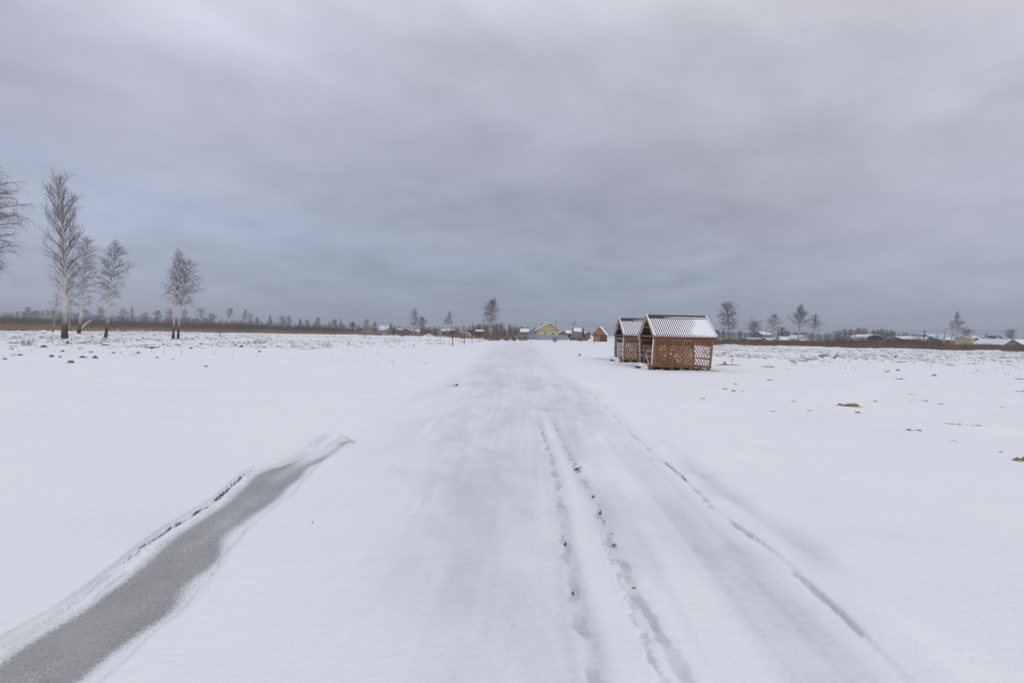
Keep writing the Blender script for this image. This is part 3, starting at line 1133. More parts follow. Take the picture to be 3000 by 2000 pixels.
def build_table():
    random.seed(8)
    t = thing('picnic_table', '', 'picnic table', (0, 0, 0))
    L = 1.75
    for k in range(5):
        MB().box(-L / 2, L / 2, -0.36 + k * 0.146, -0.36 + k * 0.146 + 0.136, 0.72, 0.755).build('top_plank', M['timber'], t)
    for s in (-1, 1):
        sb = MB().box(-L / 2, L / 2, s * 0.66 - 0.13, s * 0.66 + 0.13, 0.43, 0.465).build('bench_seat', M['timber'], t)
        MB().box(-L / 2 - .02, -L / 2 + 0.45, s * 0.66 - 0.125, s * 0.66 + 0.125, 0.467, 0.49).build('snow', M['lsnow'], sb)
    for x in (-L / 2 + 0.16, L / 2 - 0.16):
        for s in (-1, 1):
            lg = MB().bar((x + s * 0.02, -s * 0.52, 0.0), (x + s * 0.02, s * 0.26, 0.72), 0.038, 0.085, (1, 0, 0)).build('leg', M['timber'], t)
            if x < 0:
                MB().bar((x - 0.035, -s * 0.52, 0.0), (x - 0.035, s * 0.26, 0.71), 0.024, 0.08, (1, 0, 0)).build('snow', M['lsnow'], lg)
        MB().bar((x + 0.065, -0.75, 0.40), (x + 0.065, 0.75, 0.40), 0.038, 0.06).build('cross_bearer', M['timber'], t)
    n = 14
    vs, fs = [], []
    for k in range(n + 1):
        x = -L / 2 - 0.02 + 0.62 * k / n
        for yy, o in ((-0.375, 0.0), (-0.35, 0.04), (0.0, 0.05), (0.35, 0.04), (0.375, 0.0)):
            vs.append((x, yy, 0.752 + o * max(0.05, 1 - (k / n) ** 2) * (0.8 + 0.4 * random.random())))
    for k in range(n):
        for c in range(4):
            a = k * 5 + c
            fs.append((a, a + 5, a + 6, a + 1))
    MB().add(vs, fs).build('table_snow', M['lsnow'], t, True, True)
    return t


tb1 = build_table()
tb1.location = (GAZ[0][0] - 0.85, GAZ[0][1] - 0.05, 0.198)
tb1['label'] = 'snow dusted wooden picnic table with crossed legs inside the nearer gazebo'
tb2 = copy_tree(tb1)
tb2.location = (GAZ[1][0] - 0.60, GAZ[1][1] + 0.02, 0.208)
tb2['label'] = 'wooden picnic table inside the farther gazebo'
for o_ in (tb1, tb2):
    o_['group'] = 'picnic tables in the gazebos'


def build_step():
    random.seed(3)
    s = thing('entry_step', '', 'step', (0, 0, 0))
    MB().box(-0.16, 0.20, -0.50, -0.47, 0, 0.165).build('side_board', M['pallet'], s)
    MB().box(-0.16, 0.20, 0.47, 0.50, 0, 0.165).build('side_board', M['pallet'], s)
    MB().box(-0.185, -0.16, -0.50, 0.50, 0.0, 0.16).build('riser_board', M['pallet'], s)
    MB().box(-0.19, 0.20, -0.52, 0.52, 0.166, 0.19).build('tread_board', M['pallet'], s)
    nx, ny = 10, 18
    xs = np.linspace(-0.30, 0.26, nx)
    ys = np.linspace(-0.62, 0.62, ny)
    X, Y = np.meshgrid(xs, ys)
    ex = np.minimum(np.minimum(X + 0.30, 0.26 - X) / 0.10, np.minimum(Y + 0.62, 0.62 - Y) / 0.12)
    Z = 0.19 + 0.055 * np.clip(ex, 0, 1) ** 0.5 + 0.03 * fbm(X * 6, Y * 5, 2) - 0.09 * (1 - np.clip(ex, 0, 1)) ** 2
    i = np.arange(ny - 1)[:, None] * nx
    j = np.arange(nx - 1)[None, :]
    F = np.stack([i + j, i + j + 1, i + nx + j + 1, i + nx + j], -1).reshape(-1, 4)
    link('snow', mesh_np('snow', np.stack([X, Y, Z], -1).reshape(-1, 3), F, M['lsnow'], True), s)
    b = MB()
    # a wedge of drift snow against the near side
    vs = []
    for k in range(9):
        a = math.pi * k / 8
        vs.append((0.05 + 0.30 * math.cos(a), -0.50 - 0.30 * math.sin(a), -0.02))
    vs += [(-0.10, -0.505, 0.13), (0.18, -0.505, 0.20)]
    fs = [(k, k + 1, 9 if k > 3 else 10) for k in range(8)] + [(10, 4, 9)]
    link('drift_snow', MB().add(vs, fs).mesh('drift_snow', M['lsnow'], True), s)
    return s


st1 = build_step()
st1.location = (GAZ[0][0] - 1.96, GAZ[0][1] - 0.25, 0.03)
st1['label'] = 'low wooden step under snow at the front of the nearer gazebo'
st2 = copy_tree(st1)
st2.location = (GAZ[1][0] - 1.96, GAZ[1][1] - 0.25, 0.03)
st2['label'] = 'low wooden step under snow at the front of the farther gazebo'
for o_ in (st1, st2):
    o_['group'] = 'steps at the gazebos'


# ------------------------------------------------------------------ stakes, flags, posts
def stake(name, label, px, pytop, pybot, dia, mat, cat, flag=None, lean=0.0, group=None, D=None):
    if D is None:
        x, y = ground(px, pybot)
    else:
        x, y = xat(px, D), D
    z0 = gz(x, y)
    h = max(0.15, zat(px, pytop, y) - z0)
    o = thing(name, label, cat, (x, y, z0), group)
    n = 6 if flag else 8
    MB().tube([(0, 0, -0.1), (lean * h * 0.5, 0, h * 0.5), (lean * h, 0, h)], [dia / 2, dia / 2 * 0.95, dia / 2 * 0.85], n).build('stake', mat, o, False)
    if flag:
        w, hh = flag
        vs, fs = [], []
        for k in range(5):
            q = k / 4
            for j in range(3):
                vs.append((lean * h + q * w, 0.03 * math.sin(q * 5 + j), h - hh * j / 2 - 0.02 * q))
        for k in range(4):
            for j in range(2):
                a = k * 3 + j
                fs.append((a, a + 3, a + 4, a + 1))
        fl = MB().add(vs, fs).build('flag', M['red'], o, True)
        sm = fl.modifiers.new('thickness', 'SOLIDIFY')
        sm.thickness = 0.006
    return o


G_FLAG = 'red marker flags on thin stakes'
stake('marker_flag', 'red marker flag tilted on the snow left of the farther gazebo', 1691, 1036, 1046, 0.02, M['redwood'], 'marker flag', (0.16, 0.13), 0.5, G_FLAG)
stake('marker_flag', 'small red flag on a thin leaning stake left of the farther gazebo', 1801, 1017, 1050, 0.022, M['redwood'], 'marker flag', (0.045, 0.13), -0.12, G_FLAG)
stake('marker_flag', 'red flag in front of the post of the farther gazebo', 1826, 1037, 1063, 0.02, M['white'], 'marker flag', (0.12, 0.13), 0.0, G_FLAG)
stake('marker_flag', 'square red flag on a thin stake right of the nearer gazebo', 2143, 1051, 1069, 0.018, M['redwood'], 'marker flag', (0.10, 0.09), 0.0, G_FLAG)
stake('marker_flag', 'tiny red marker on the far snow in front of the blue grey fence', 1554, 999, 1004, 0.03, M['redwood'], 'marker flag', (0.12, 0.22), 0.0, G_FLAG)
stake('marker_flag', 'orange red marker on the field edge left of the tall birch', 153, 968, 990, 0.035, M['weed'], 'marker flag', (0.22, 0.16), 0.0, G_FLAG)
G_POST = 'reddish brown posts in the snow'
stake('wooden_post', 'left of the three reddish posts near the maroon shed', 1326, 966, 1014, 0.11, M['redwood'], 'post', group=G_POST)
stake('wooden_post', 'middle of the three reddish posts near the maroon shed', 1360, 966, 1009, 0.11, M['redwood'], 'post', group=G_POST)
stake('wooden_post', 'right and tallest of the three posts near the maroon shed', 1383, 944, 1003, 0.11, M['polewood'], 'post', group=G_POST)
stake('wooden_post', 'thin post in the snow before the flat roofed wooden cabin', 1069, 962, 990, 0.14, M['redwood'], 'post', group=G_POST)
stake('wooden_post', 'short reddish stake right of the twin trunk birches', 644, 971, 988, 0.12, M['redwood'], 'post', group=G_POST)
stake('wooden_post', 'thin stake by the reeds left of the wooden cabin', 982, 970, 986, 0.10, M['polewood'], 'post', group=G_POST)
stake('wooden_post', 'short stake in the snow before the log shed', 1739, 996, 1007, 0.09, M['polewood'], 'post', group=G_POST)

# ------------------------------------------------------------------ clods and soil
random.seed(21)


def clod_mesh(name, mat, seed, flat=0.5, sub=2, rough=0.35):
    import bmesh
    bm = bmesh.new()
    bmesh.ops.create_icosphere(bm, subdivisions=sub, radius=1.0)
    for v in bm.verts:
        p = np.array(v.co)
        k = 1 + rough * (1.6 * vn(p[0] * 1.7 + seed, p[1] * 1.7 + p[2] * 2.1) + 0.9 * vn(p[0] * 4.1 + seed * 2, p[1] * 4.1 + p[2] * 3.3, 5.0))
        v.co *= float(k)
        v.co.z *= flat
        if v.co.z < -0.15:
            v.co.z = -0.15
    me = bpy.data.meshes.new(name)
    bm.to_mesh(me)
    bm.free()
    me.materials.append(mat)
    return me


CL = [clod_mesh('soil_clod', M['soil'], 3.1 * k, 0.75, 2, 0.7) for k in range(6)]
CLS = [clod_mesh('soil_mound', M['sand'], 2.7 * k + 1, 0.42, 3, 0.9) for k in range(4)]


def clod(name, me, label, cat, px, py, wpx, hpx, group=None, rz=None, sink=0.1):
    x, y = ground(px, py)
    s = math.hypot(x, y)
    k = y / FPX
    w = wpx * k / 2
    h = hpx * k
    o = link(name, me)
    o.location = (x, y, gz(x, y) - sink * h)
    o.scale = (w, w * random.uniform(0.6, 0.9), h / 0.8)
    o.rotation_euler = (0, 0, random.uniform(-0.5, 0.5) if rz is None else rz)
    return tag(o, label, cat, group)


# small clods thrown up along the ruts (close to the camera)
rutl = [(1692, 1373, 16, 11, 'broken ring of dark soil crumbs at the far end of the right wheel rut'),
        (1688, 1357, 8, 5, 'small soil crumb just beyond the broken ring in the right rut'),
        (1738, 1451, 9, 12, 'dark soil crumb in the right rut, second from the broken ring'),
        (1759, 1498, 11, 13, 'dark notched soil crumb in the middle of the right wheel rut'),
        (1770, 1520, 6, 5, 'tiny soil crumb below the notched one in the right rut'),
        (1801, 1594, 16, 11, 'largest brown clod in the right wheel rut'),
        (1793, 1558, 5, 4, 'tiny soil crumb above the largest clod of the right rut'),
        (1859, 1716, 18, 10, 'lowest brown clod in the right wheel rut, lying flat'),
        (1656, 1588, 8, 15, 'upper dark clod in the left wheel rut'),
        (1679, 1731, 10, 13, 'lower dark brown clod in the left wheel rut'),
        (1651, 1478, 6, 4, 'faint soil crumb in the far half of the left wheel rut'),
        (1670, 1329, 5, 4, 'tiny dark crumb at the far start of the right rut'),
        (2006, 1405, 7, 5, 'small dark crumb on the groove along the right track edge'),
        (916, 1530, 7, 6, 'lone dark crumb on smooth snow between ditch and track'),
        (1333, 1131, 20, 9, 'dark clod at the left edge of the distant track')]
for k, (px, py, w, h, lb) in enumerate(rutl):
    clod('soil_clod', CL[k % 6], lb, 'soil clod', px, py, w * 0.8, h * 0.75, 'soil clods along the track')
for dx, dy in ((-10, 2), (9, -4), (6, 6), (-3, 8)):
    clod('soil_clod', CL[(dx + 20) % 6], 'dark crumb of the broken ring in the right wheel rut', 'soil clod', 1692 + dx, 1373 + dy, 6, 4, 'crumbs of the broken ring')
# sandy patches on the right
sandl = [(2497, 1194, 66, 17, 'largest sandy mound of bare soil on the right field'),
         (2795, 1246, 46, 8, 'long flat sandy patch, right of the largest mound'),
         (2860, 1250, 28, 5, 'thin sandy streak at the right end of the long flat patch'),
         (2664, 1260, 16, 10, 'sandy clod, left of a pair below the flat patch'),
         (2694, 1261, 24, 6, 'sandy clod, right of a pair below the flat patch'),
         (2794, 1291, 20, 5, 'small sandy sliver below the long flat patch'),
         (2996, 1350, 40, 24, 'sandy mound cut by the right picture edge'),
         (2514, 1212, 16, 8, 'small sandy clod just below the largest mound'),
         (2463, 1190, 34, 5, 'thin sandy streak at the left end of the largest mound'),
         (2264, 1206, 18, 6, 'brown clod left of the largest sandy mound'),
         (2370, 1205, 14, 4, 'tiny brown sliver between two clods left of the largest mound'),
         (2326, 1178, 14, 4, 'small brown sliver above left of the largest mound'),
         (2565, 1175, 14, 5, 'small brown clod right above the largest sandy mound'),
         (2670, 1152, 34, 5, 'narrow brown streak on the right field, upper of two'),
         (2692, 1172, 42, 5, 'narrow brown streak on the right field, lower of two'),
         (2637, 1111, 24, 6, 'dark brown clod on the far right field above the streaks'),
         (2738, 1100, 20, 8, 'greyish clod among dry stems on the far right field'),
         (2990, 1111, 34, 10, 'dark clod at the right picture edge'),
         (2990, 1147, 28, 6, 'low brown patch at the right picture edge'),
         (2124, 1144, 16, 5, 'brown clod, left of three below the nearer gazebo'),
         (2150, 1148, 18, 7, 'brown clod, middle of three below the nearer gazebo'),
         (2174, 1149, 12, 5, 'brown clod, right of three below the nearer gazebo'),
         (2057, 1168, 18, 5, 'brown clod alone in front of the nearer gazebo'),
         (2255, 1113, 16, 6, 'brown clod right of the nearer gazebo'),
         (2155, 1125, 20, 4, 'low dark sliver right below the nearer gazebo'),
         (2936, 1188, 14, 5, 'small brown clod near the right picture edge'),
         (2931, 1322, 14, 5, 'small brown clod left of the mound at the picture edge'),
         (2758, 1184, 16, 4, 'small brown sliver right of the lower streak'),
         (2255, 1075, 60, 5, 'left part of a long brown soil strip far right of the gazebo'),
         (2310, 1080, 46, 4, 'right part of a long brown soil strip far right of the gazebo')]
for k, (px, py, w, h, lb) in enumerate(sandl):
    clod('soil_mound', CLS[k % 4], lb, 'bare soil', px, py, w * (1.12 if w > 38 else 0.85), h * 1.35, 'bare soil patches on the right field', 0, 0.32)
# clods on the left field edge read from the photograph
leftl = [(205, 1063, 20, 9), (280, 1050, 18, 11), (240, 1048, 24, 6), (405, 1036, 22, 6), (48, 1040, 26, 8), (10, 1052, 24, 7), (150, 1046, 12, 8),
         (177, 1047, 12, 6), (123, 1018, 18, 7), (198, 1007, 18, 8), (304, 996, 12, 7), (236, 1024, 14, 6), (180, 1030, 14, 6), (403, 1019, 16, 5),
         (443, 1022, 10, 6), (460, 1048, 12, 4), (503, 1053, 12, 4), (557, 1023, 18, 7), (602, 1073, 12, 5), (690, 1014, 10, 7), (706, 1017, 10, 7),
         (760, 1031, 12, 5), (1021, 1010, 9, 6), (1061, 1006, 9, 4), (265, 1033, 14, 5), (355, 1034, 14, 4), (330, 1035, 10, 4), (478, 1012, 8, 5),
         (32, 1022, 12, 5), (45, 1017, 10, 5), (418, 993, 8, 5), (436, 994, 8, 4), (562, 994, 8, 4), (590, 1011, 9, 5), (672, 1018, 10, 4), (1181, 1018, 8, 5), (1213, 1014, 6, 4)]
for k, (px, py, w, h) in enumerate(leftl):
    clod('field_clod', CL[k % 6], 'dark earth clod poking through the snow of the left field', 'soil clod', px, py, w * 1.0, h * 1.1, 'earth clods on the left field', None, 0.3)
rightl = [(2430, 1050, 40, 11), (2460, 1047, 26, 7), (2410, 1046, 20, 7), (2625, 1050, 10, 7), (2328, 1062, 10, 5), (2125, 1066, 8, 6), (2720, 1020, 12, 5), (2750, 1046, 12, 5), (2600, 1090, 10, 5), (2630, 1086, 10, 4), (2910, 1018, 12, 5), (2960, 1062, 12, 4)]
for k, (px, py, w, h) in enumerate(rightl):
    clod('field_clod', CL[k % 6], 'dark earth clod poking through the snow of the right field', 'soil clod', px, py, w * 1.15, h * 1.15, 'earth clods on the right field')


def scatter_clods():
    """countless smaller lumps of the ploughed strips, one object for each side"""
    base = []
    for k in range(5):
        me = clod_mesh('tmp', M['soilsm'], 1.3 * k, 0.6, 1, 0.7)
        v = np.array([p.co[:] for p in me.vertices])
        f = np.array([p.vertices[:] for p in me.polygons])
        base.append((v, f))
        bpy.data.meshes.remove(me)
    rs = np.random.RandomState(4)
    for side, nclod, lab in ((-1, 3800, 'small snow capped earth lumps of the ploughed left field'), (1, 4600, 'small snow capped earth lumps of the ploughed right field')):
        n = 60000
        D = 22 + 85 * rs.rand(n)
        px = rs.uniform(-100, 1420, n) if side < 0 else rs.uniform(2060, 3100, n)
        x = (px - 1500) / FPX * D
        m = rough_mask(x, D) * (field_edge_y(x) + 2 > D)
        cl = sstep(-0.15, 0.35, fbm(x / 5.0, D / 5.0, 3, 8.0))
        m = m * (0.04 + 0.35 * cl ** 1.7)
        keep = np.where(rs.rand(n) < m)[0][:nclod]
        hh = ground_fields(x[keep], D[keep])[0]
        VV, FF, off = [], [], 0
        for q, i in enumerate(keep):
            v, f = base[i % 5]
            s = 0.08 + 0.20 * rs.rand() ** 2.5
            a = rs.uniform(0, 6.28)
            c, sn = math.cos(a), math.sin(a)
            w = v * np.array([s * 1.25, s, s * rs.uniform(0.45, 0.9)])
            w = np.stack([w[:, 0] * c - w[:, 1] * sn + x[i], w[:, 0] * sn + w[:, 1] * c + D[i], w[:, 2] + hh[q]], 1)
            VV.append(w)
            FF.append(f + off)
            off += len(v)
        o = link('earth_lumps', mesh_np('earth_lumps', np.concatenate(VV), np.concatenate(FF), M['soilsm']))
        tag(o, lab, 'soil', kind='stuff')


scatter_clods()

# planks lying on the snow beside the nearer gazebo
for k, (xa, ya, xb, yb, lb) in enumerate(((2100, 1071, 2150, 1070, 'left of two thin planks lying on the snow right of the gazebo'), (2112, 1069, 2166, 1072, 'right of two thin planks lying on the snow right of the gazebo'))):
    p, q = ground(xa, ya), ground(xb, yb)
    z = gz(*p) + 0.02
    o = MB().bar((p[0], p[1], z), (q[0], q[1], z + 0.01), 0.12, 0.03).build('loose_plank', M['slat'])
    tag(o, lb, 'plank', 'loose planks by the gazebo')

# ------------------------------------------------------------------ trees


def tubes_np(S, n):
    """independent tapered tubes: S rows p0(3) p1(3) r0 r1"""
    S = np.asarray(S, float)
    p0, p1 = S[:, 0:3], S[:, 3:6]
    d = p1 - p0
    d /= np.linalg.norm(d, axis=1)[:, None] + 1e-9
    ref = np.where(np.abs(d[:, 2:3]) > 0.9, np.array([[1.0, 0, 0]]), np.array([[0, 0, 1.0]]))
    s = np.cross(d, ref)
    s /= np.linalg.norm(s, axis=1)[:, None] + 1e-9
    u = np.cross(s, d)
    V = np.zeros((len(S), 2 * n, 3))
    for k in range(n):
        a = 2 * math.pi * k / n
        o = s * math.cos(a) + u * math.sin(a)
        V[:, k] = p0 + o * S[:, 6:7]
        V[:, n + k] = p1 + o * S[:, 7:8]
    base = (np.arange(len(S)) * 2 * n)[:, None, None]
    f = np.array([[k, (k + 1) % n, n + (k + 1) % n, n + k] for k in range(n)])[None]
    return V.reshape(-1, 3), (base + f).reshape(-1, 4)


def join_np(parts):
    V, F, off = [], [], 0
    for v, f in parts:
        V.append(v)
        F.append(f + off)
        off += len(v)
    return np.concatenate(V), np.concatenate(F)


PROFILES = {
    'oval': lambda t: (math.sin(math.pi * min(1, (t * 0.92 + 0.08))) ** 0.7),
    'column': lambda t: 0.5 + 0.5 * math.sin(math.pi * min(0.5, t * 1.2)) if t < 0.45 else 1.0 - 0.5 * (t - 0.45) / 0.55,
    'cone': lambda t: 1.0 - 0.82 * t,
    'round': lambda t: math.sqrt(max(0.05, 1 - (1.6 * t - 0.7) ** 2)),
}


def gen_tree(seed, H, lean, cb, W, r0, nl, sub, tw, prof='oval', asc=55, droop=10, twr=0.012, tlen=0.8, stems=1, wind=0.0, bend=1.3):
    """returns trunk tubes (white limbs included) and crown tubes"""
    rs = random.Random(seed)
    pf = PROFILES[prof]
    trunk, limbs, twigs = [], [], []
    nt = 14
    ph = rs.uniform(0, 6)

    def tp(t):
        return np.array([lean * t ** bend + 0.012 * H * math.sin(t * 5 + ph) * t, 0.010 * H * math.sin(t * 6 + ph * 2) * t, H * t])

    def tr(t):
        return r0 * (1 - t) ** 0.85 + 0.012

    tpts = [tp(i / nt) for i in range(nt + 1)]
    trs = [tr(i / nt) * (1.25 if i == 0 else 1.0) for i in range(nt + 1)]

    def branch(p, az, el0, el1, L, n, ra, rb, dst, jit=0.15):
        pts = [p]
        for k in range(n):
            q = (k + 0.5) / n
            el = el0 + (el1 - el0) * q + rs.uniform(-jit, jit)
            a = az + rs.uniform(-jit, jit) * 1.5
            d = np.array([math.cos(a) * math.cos(el) + wind * q, math.sin(a) * math.cos(el), math.sin(el)])
            pn = pts[-1] + d * (L / n)
            f0, f1 = k / n, (k + 1) / n
            dst.append((*pts[-1], *pn, ra + (rb - ra) * f0, ra + (rb - ra) * f1))
            pts.append(pn)
        return pts

    for i in range(nl):
        u = ((i + rs.random()) / nl) ** 0.82
        u = u * 0.97
        t = cb + (0.985 - cb) * u
        az = i * 2.399 + rs.uniform(-0.5, 0.5)
        L = max(0.35, W * pf(u) * rs.uniform(0.7, 1.15) * (1.25 if rs.random() < 0.15 else 1.0))
        el0 = rad(asc + rs.uniform(-12, 12) + 22 * u)
        el1 = rad(-droop + rs.uniform(-18, 25) + 45 * u)
        rl = min(tr(t) * 0.55, 0.012 + L * 0.013)
        bp = branch(tp(t), az, el0, el1, L * 1.15, 5, rl, rl * 0.3 + 0.004, limbs)
        nsub = max(2, int(round(sub * min(1.0, 0.15 + 0.85 * L / W))))
        for j in range(nsub):
            s = 0.22 + 0.78 * (j + rs.random()) / sub
            k = min(4, int(s * 5))
            fpt = bp[k] + (bp[k + 1] - bp[k]) * (s * 5 - k)
            az2 = az + rs.choice((-1, 1)) * rs.uniform(0.2, 1.5)
            e2 = el0 + (el1 - el0) * s + rs.uniform(-0.75, 0.7)
            L2 = L * rs.uniform(0.22, 0.48) * (1.15 - 0.55 * s) + 0.15
            r2 = max(twr * 1.15, rl * 0.42)
            sp = branch(fpt, az2, e2, e2 - rad(30 + droop), L2, 3, r2, twr, twigs, 0.2)
            for m in range(max(2, int(tw * (1 - 0.5 * u ** 2)))):
                q = 0.2 + 0.8 * rs.random()
                kk = min(2, int(q * 3))
                tpt = sp[kk] + (sp[kk + 1] - sp[kk]) * (q * 3 - kk)
                az3 = az2 + rs.uniform(-1.6, 1.6)
                e3 = e2 + rs.uniform(-0.8, 0.8)
                branch(tpt, az3, e3, e3 - rad(35 + droop * 1.3), tlen * rs.uniform(0.4, 1.1) * (1 - 0.35 * u), 2, twr, twr * 0.55, twigs, 0.25)
    return tpts, trs, limbs, twigs


def plant_tree(name, label, cat, loc, seed, H, lean, cb, W, r0, nl, sub, tw, bark='birch', twig='twig', group=None, **kw):
    tpts, trs, limbs, twigs = gen_tree(seed, H, lean, cb, W, r0, nl, sub, tw, **kw)
    o = thing(name, label, cat, loc, group)
    b = MB().tube([(tpts[0][0], tpts[0][1], -0.25)] + tpts, [trs[0] * 1.1] + trs, 10)
    b.build('trunk', M[bark], o, True)
    parts = []
    if limbs:
        parts.append(tubes_np(limbs, 4))
    if twigs:
        parts.append(tubes_np(twigs, 3))
    V, F = join_np(parts)
    link('crown', mesh_np('crown', V, F, M[twig], True), o)
    return o


def tree_px(name, label, cat, pxb, D, pxt, pyt, halfpx, pycb, seed, nl, sub, tw, r0=None, group=None, **kw):
    """stand a tree D metres ahead; its size follows from how large the photograph shows it"""
    x = xat(pxb, D)
    z0 = gz(x, D)
    H = zat(pxt, pyt, D) - z0
    lean = xat(pxt, D) - x
    W = halfpx * D / FPX
    cb = (zat(pxt, pycb, D) - z0) / H
    if r0 is None:
        r0 = 0.012 * H
    return plant_tree(name, label, cat, (x, D, z0), seed, H, lean, cb, W, r0, nl, sub, tw, group=group, **kw)


G_B = 'birches on the left field edge'
D_ = lambda px, py: ground(px, py)[1]
tree_px('birch_tree', 'birch cut by the left picture edge, only drooping crown visible', 'tree', -75, 40, -60, 470, 108, 850, 1, 95, 9, 7, 0.26, G_B, prof='oval', asc=58, droop=22, wind=0.12, twr=0.0054, tlen=1.2)
tree_px('birch_tree', 'tallest birch on the left with dark lower trunk and ascending branches', 'tree', 190, D_(190, 995), 178, 522, 66, 880, 2, 80, 9, 6, 0.24, G_B, prof='column', asc=48, droop=-30, twr=0.0053, tlen=0.9)
tree_px('birch_tree', 'white birch between the tallest one and the slim leaning one', 'tree', 231, 76, 254, 686, 46, 920, 3, 66, 8, 7, 0.21, G_B, prof='oval', asc=55, droop=20, wind=0.18, twr=0.0072, tlen=1.0, bend=0.8)
tree_px('birch_tree', 'slim birch leaning right, third trunk from the tallest birch', 'tree', 309, D_(309, 991), 338, 702, 40, 900, 4, 56, 8, 7, 0.15, G_B, prof='oval', asc=52, droop=15, wind=0.22, twr=0.0058, tlen=0.8, bend=0.85)
tree_px('birch_tree', 'left trunk of the twin birches standing apart', 'tree', 508, D_(508, 994), 522, 736, 32, 905, 5, 50, 8, 6, 0.14, G_B, prof='column', asc=58, droop=0, wind=0.10, twr=0.0058, tlen=0.75)
tree_px('birch_tree', 'right trunk of the twin birches standing apart, crown swept right', 'tree', 522, D_(522, 994) + 0.4, 546, 768, 40, 905, 6, 46, 8, 6, 0.13, G_B, prof='round', asc=50, droop=15, wind=0.35, twr=0.0058, tlen=0.75)
tree_px('young_birch', 'thin young birch seen behind the trunk of the tallest birch, left side', 'tree', 158, 120, 170, 845, 16, 930, 7, 22, 6, 5, 0.09, G_B, prof='oval', asc=55, droop=5, bark='birch_far', twr=0.0104, tlen=0.8)
tree_px('young_birch', 'thin young birch between the tallest birch and the next trunk', 'tree', 203, 120, 207, 830, 14, 920, 8, 22, 6, 5, 0.09, G_B, prof='oval', asc=55, droop=5, bark='birch_far', twr=0.0104, tlen=0.8)
# broken trunk leaning beside the second birch
p, q = at(238, 955, 80), at(269, 937, 80)
b = MB().tube([(p[0], 80, p[2] - 0.4), tuple((p + q) / 2), tuple(q)], [0.22, 0.19, 0.14], 8).build('broken_trunk', M['birch_far'])
tag(b, 'broken pale trunk leaning in the reeds beside the second birch', 'tree trunk')

G_M = 'bare trees by the village'
tree_px('birch_tree', 'bare birch behind the reeds, left of a bushy round tree', 'tree', 1212, 141, 1215, 912, 17, 965, 31, 35, 7, 6, 0.11, G_M, prof='round', asc=59, droop=8, bark='birch_far', twig='twig_grey', twr=0.0132, tlen=0.7)
tree_px('willow_tree', 'bushy round bare tree right of a birch by the white shed', 'tree', 1236, 150, 1238, 931, 17, 975, 32, 45, 7, 6, 0.10, G_M, prof='oval', asc=57, droop=0, bark='trunk_dark', twig='twig_grey', twr=0.0132, tlen=0.7)
tree_px('birch_tree', 'narrow white trunk birch before the long white shed', 'tree', 1311, 152, 1317, 911, 17, 956, 33, 40, 7, 6, 0.11, G_M, prof='cone', asc=44, droop=10, bark='birch_far', twr=0.0139, tlen=0.7)
tree_px('birch_tree', 'tall spreading birch above the dry bushes at the field end', 'tree', 1436, 118, 1441, 881, 30, 955, 34, 59, 9, 7, 0.14, G_M, prof='oval', asc=57, droop=8, bark='birch_far', twr=0.0109, tlen=0.8)
tree_px('birch_tree', 'bare birch with bent leaning trunk just right of the gazebos', 'tree', 2146, 120, 2126, 896, 34, 972, 35, 59, 9, 7, 0.15, G_M, prof='round', asc=57, droop=22, bark='birch_far', twig='twig_grey', twr=0.0109, tlen=0.9, bend=0.6)
tree_px('birch_tree', 'slim birch between the bent birch and the many limbed tree', 'tree', 2265, 140, 2268, 921, 20, 975, 36, 37, 7, 6, 0.12, G_M, prof='oval', asc=57, droop=14, bark='birch_far', twig='twig_grey', twr=0.0125, tlen=0.8)
tree_px('poplar_tree', 'many limbed bare tree with long ascending boughs on the right', 'tree', 2338, 120, 2344, 896, 38, 965, 37, 48, 9, 6, 0.2, G_M, prof='cone', asc=47, droop=-25, bark='birch_far', twig='twig_grey', twr=0.0106, tlen=0.8)
tree_px('birch_tree', 'conical bare tree right beside the many limbed one', 'tree', 2384, 138, 2387, 921, 24, 972, 38, 40, 7, 6, 0.13, G_M, prof='cone', asc=49, droop=-5, bark='birch_far', twig='twig_grey', twr=0.0125, tlen=0.8)
tree_px('birch_tree', 'bare tree rising behind the long house on the far right', 'tree', 2802, 165, 2803, 914, 27, 980, 39, 48, 8, 7, 0.15, G_M, prof='cone', asc=54, droop=0, bark='birch_far', twr=0.0152, tlen=0.9)
tree_px('bushy_tree', 'dark rounded bare tree left of the pale lamp pole', 'tree', 2212, 150, 2206, 950, 24, 985, 40, 40, 7, 6, 0.12, G_M, prof='round', asc=54, droop=0, bark='trunk_dark', twig='twig_far', twr=0.0145, tlen=0.8)
tree_px('bushy_tree', 'small round tree behind the roof at the right picture edge', 'tree', 2960, 160, 2960, 972, 17, 1000, 41, 35, 6, 6, 0.1, G_M, prof='round', asc=54, droop=0, bark='trunk_dark', twig='twig_far', twr=0.0145, tlen=0.8)
tree_px('bushy_tree', 'small round tree behind the green gambrel house', 'tree', 2831, 175, 2833, 971, 15, 990, 42, 27, 6, 6, 0.1, G_M, prof='round', asc=54, droop=0, bark='trunk_dark', twig='twig_far', twr=0.0158, tlen=0.8)
tree_px('bushy_tree', 'small bare tree right of the many limbed tree, in the scrub', 'tree', 2290, 160, 2292, 965, 14, 990, 43, 27, 6, 6, 0.1, G_M, prof='round', asc=54, droop=0, bark='trunk_dark', twig='twig_far', twr=0.0158, tlen=0.8)

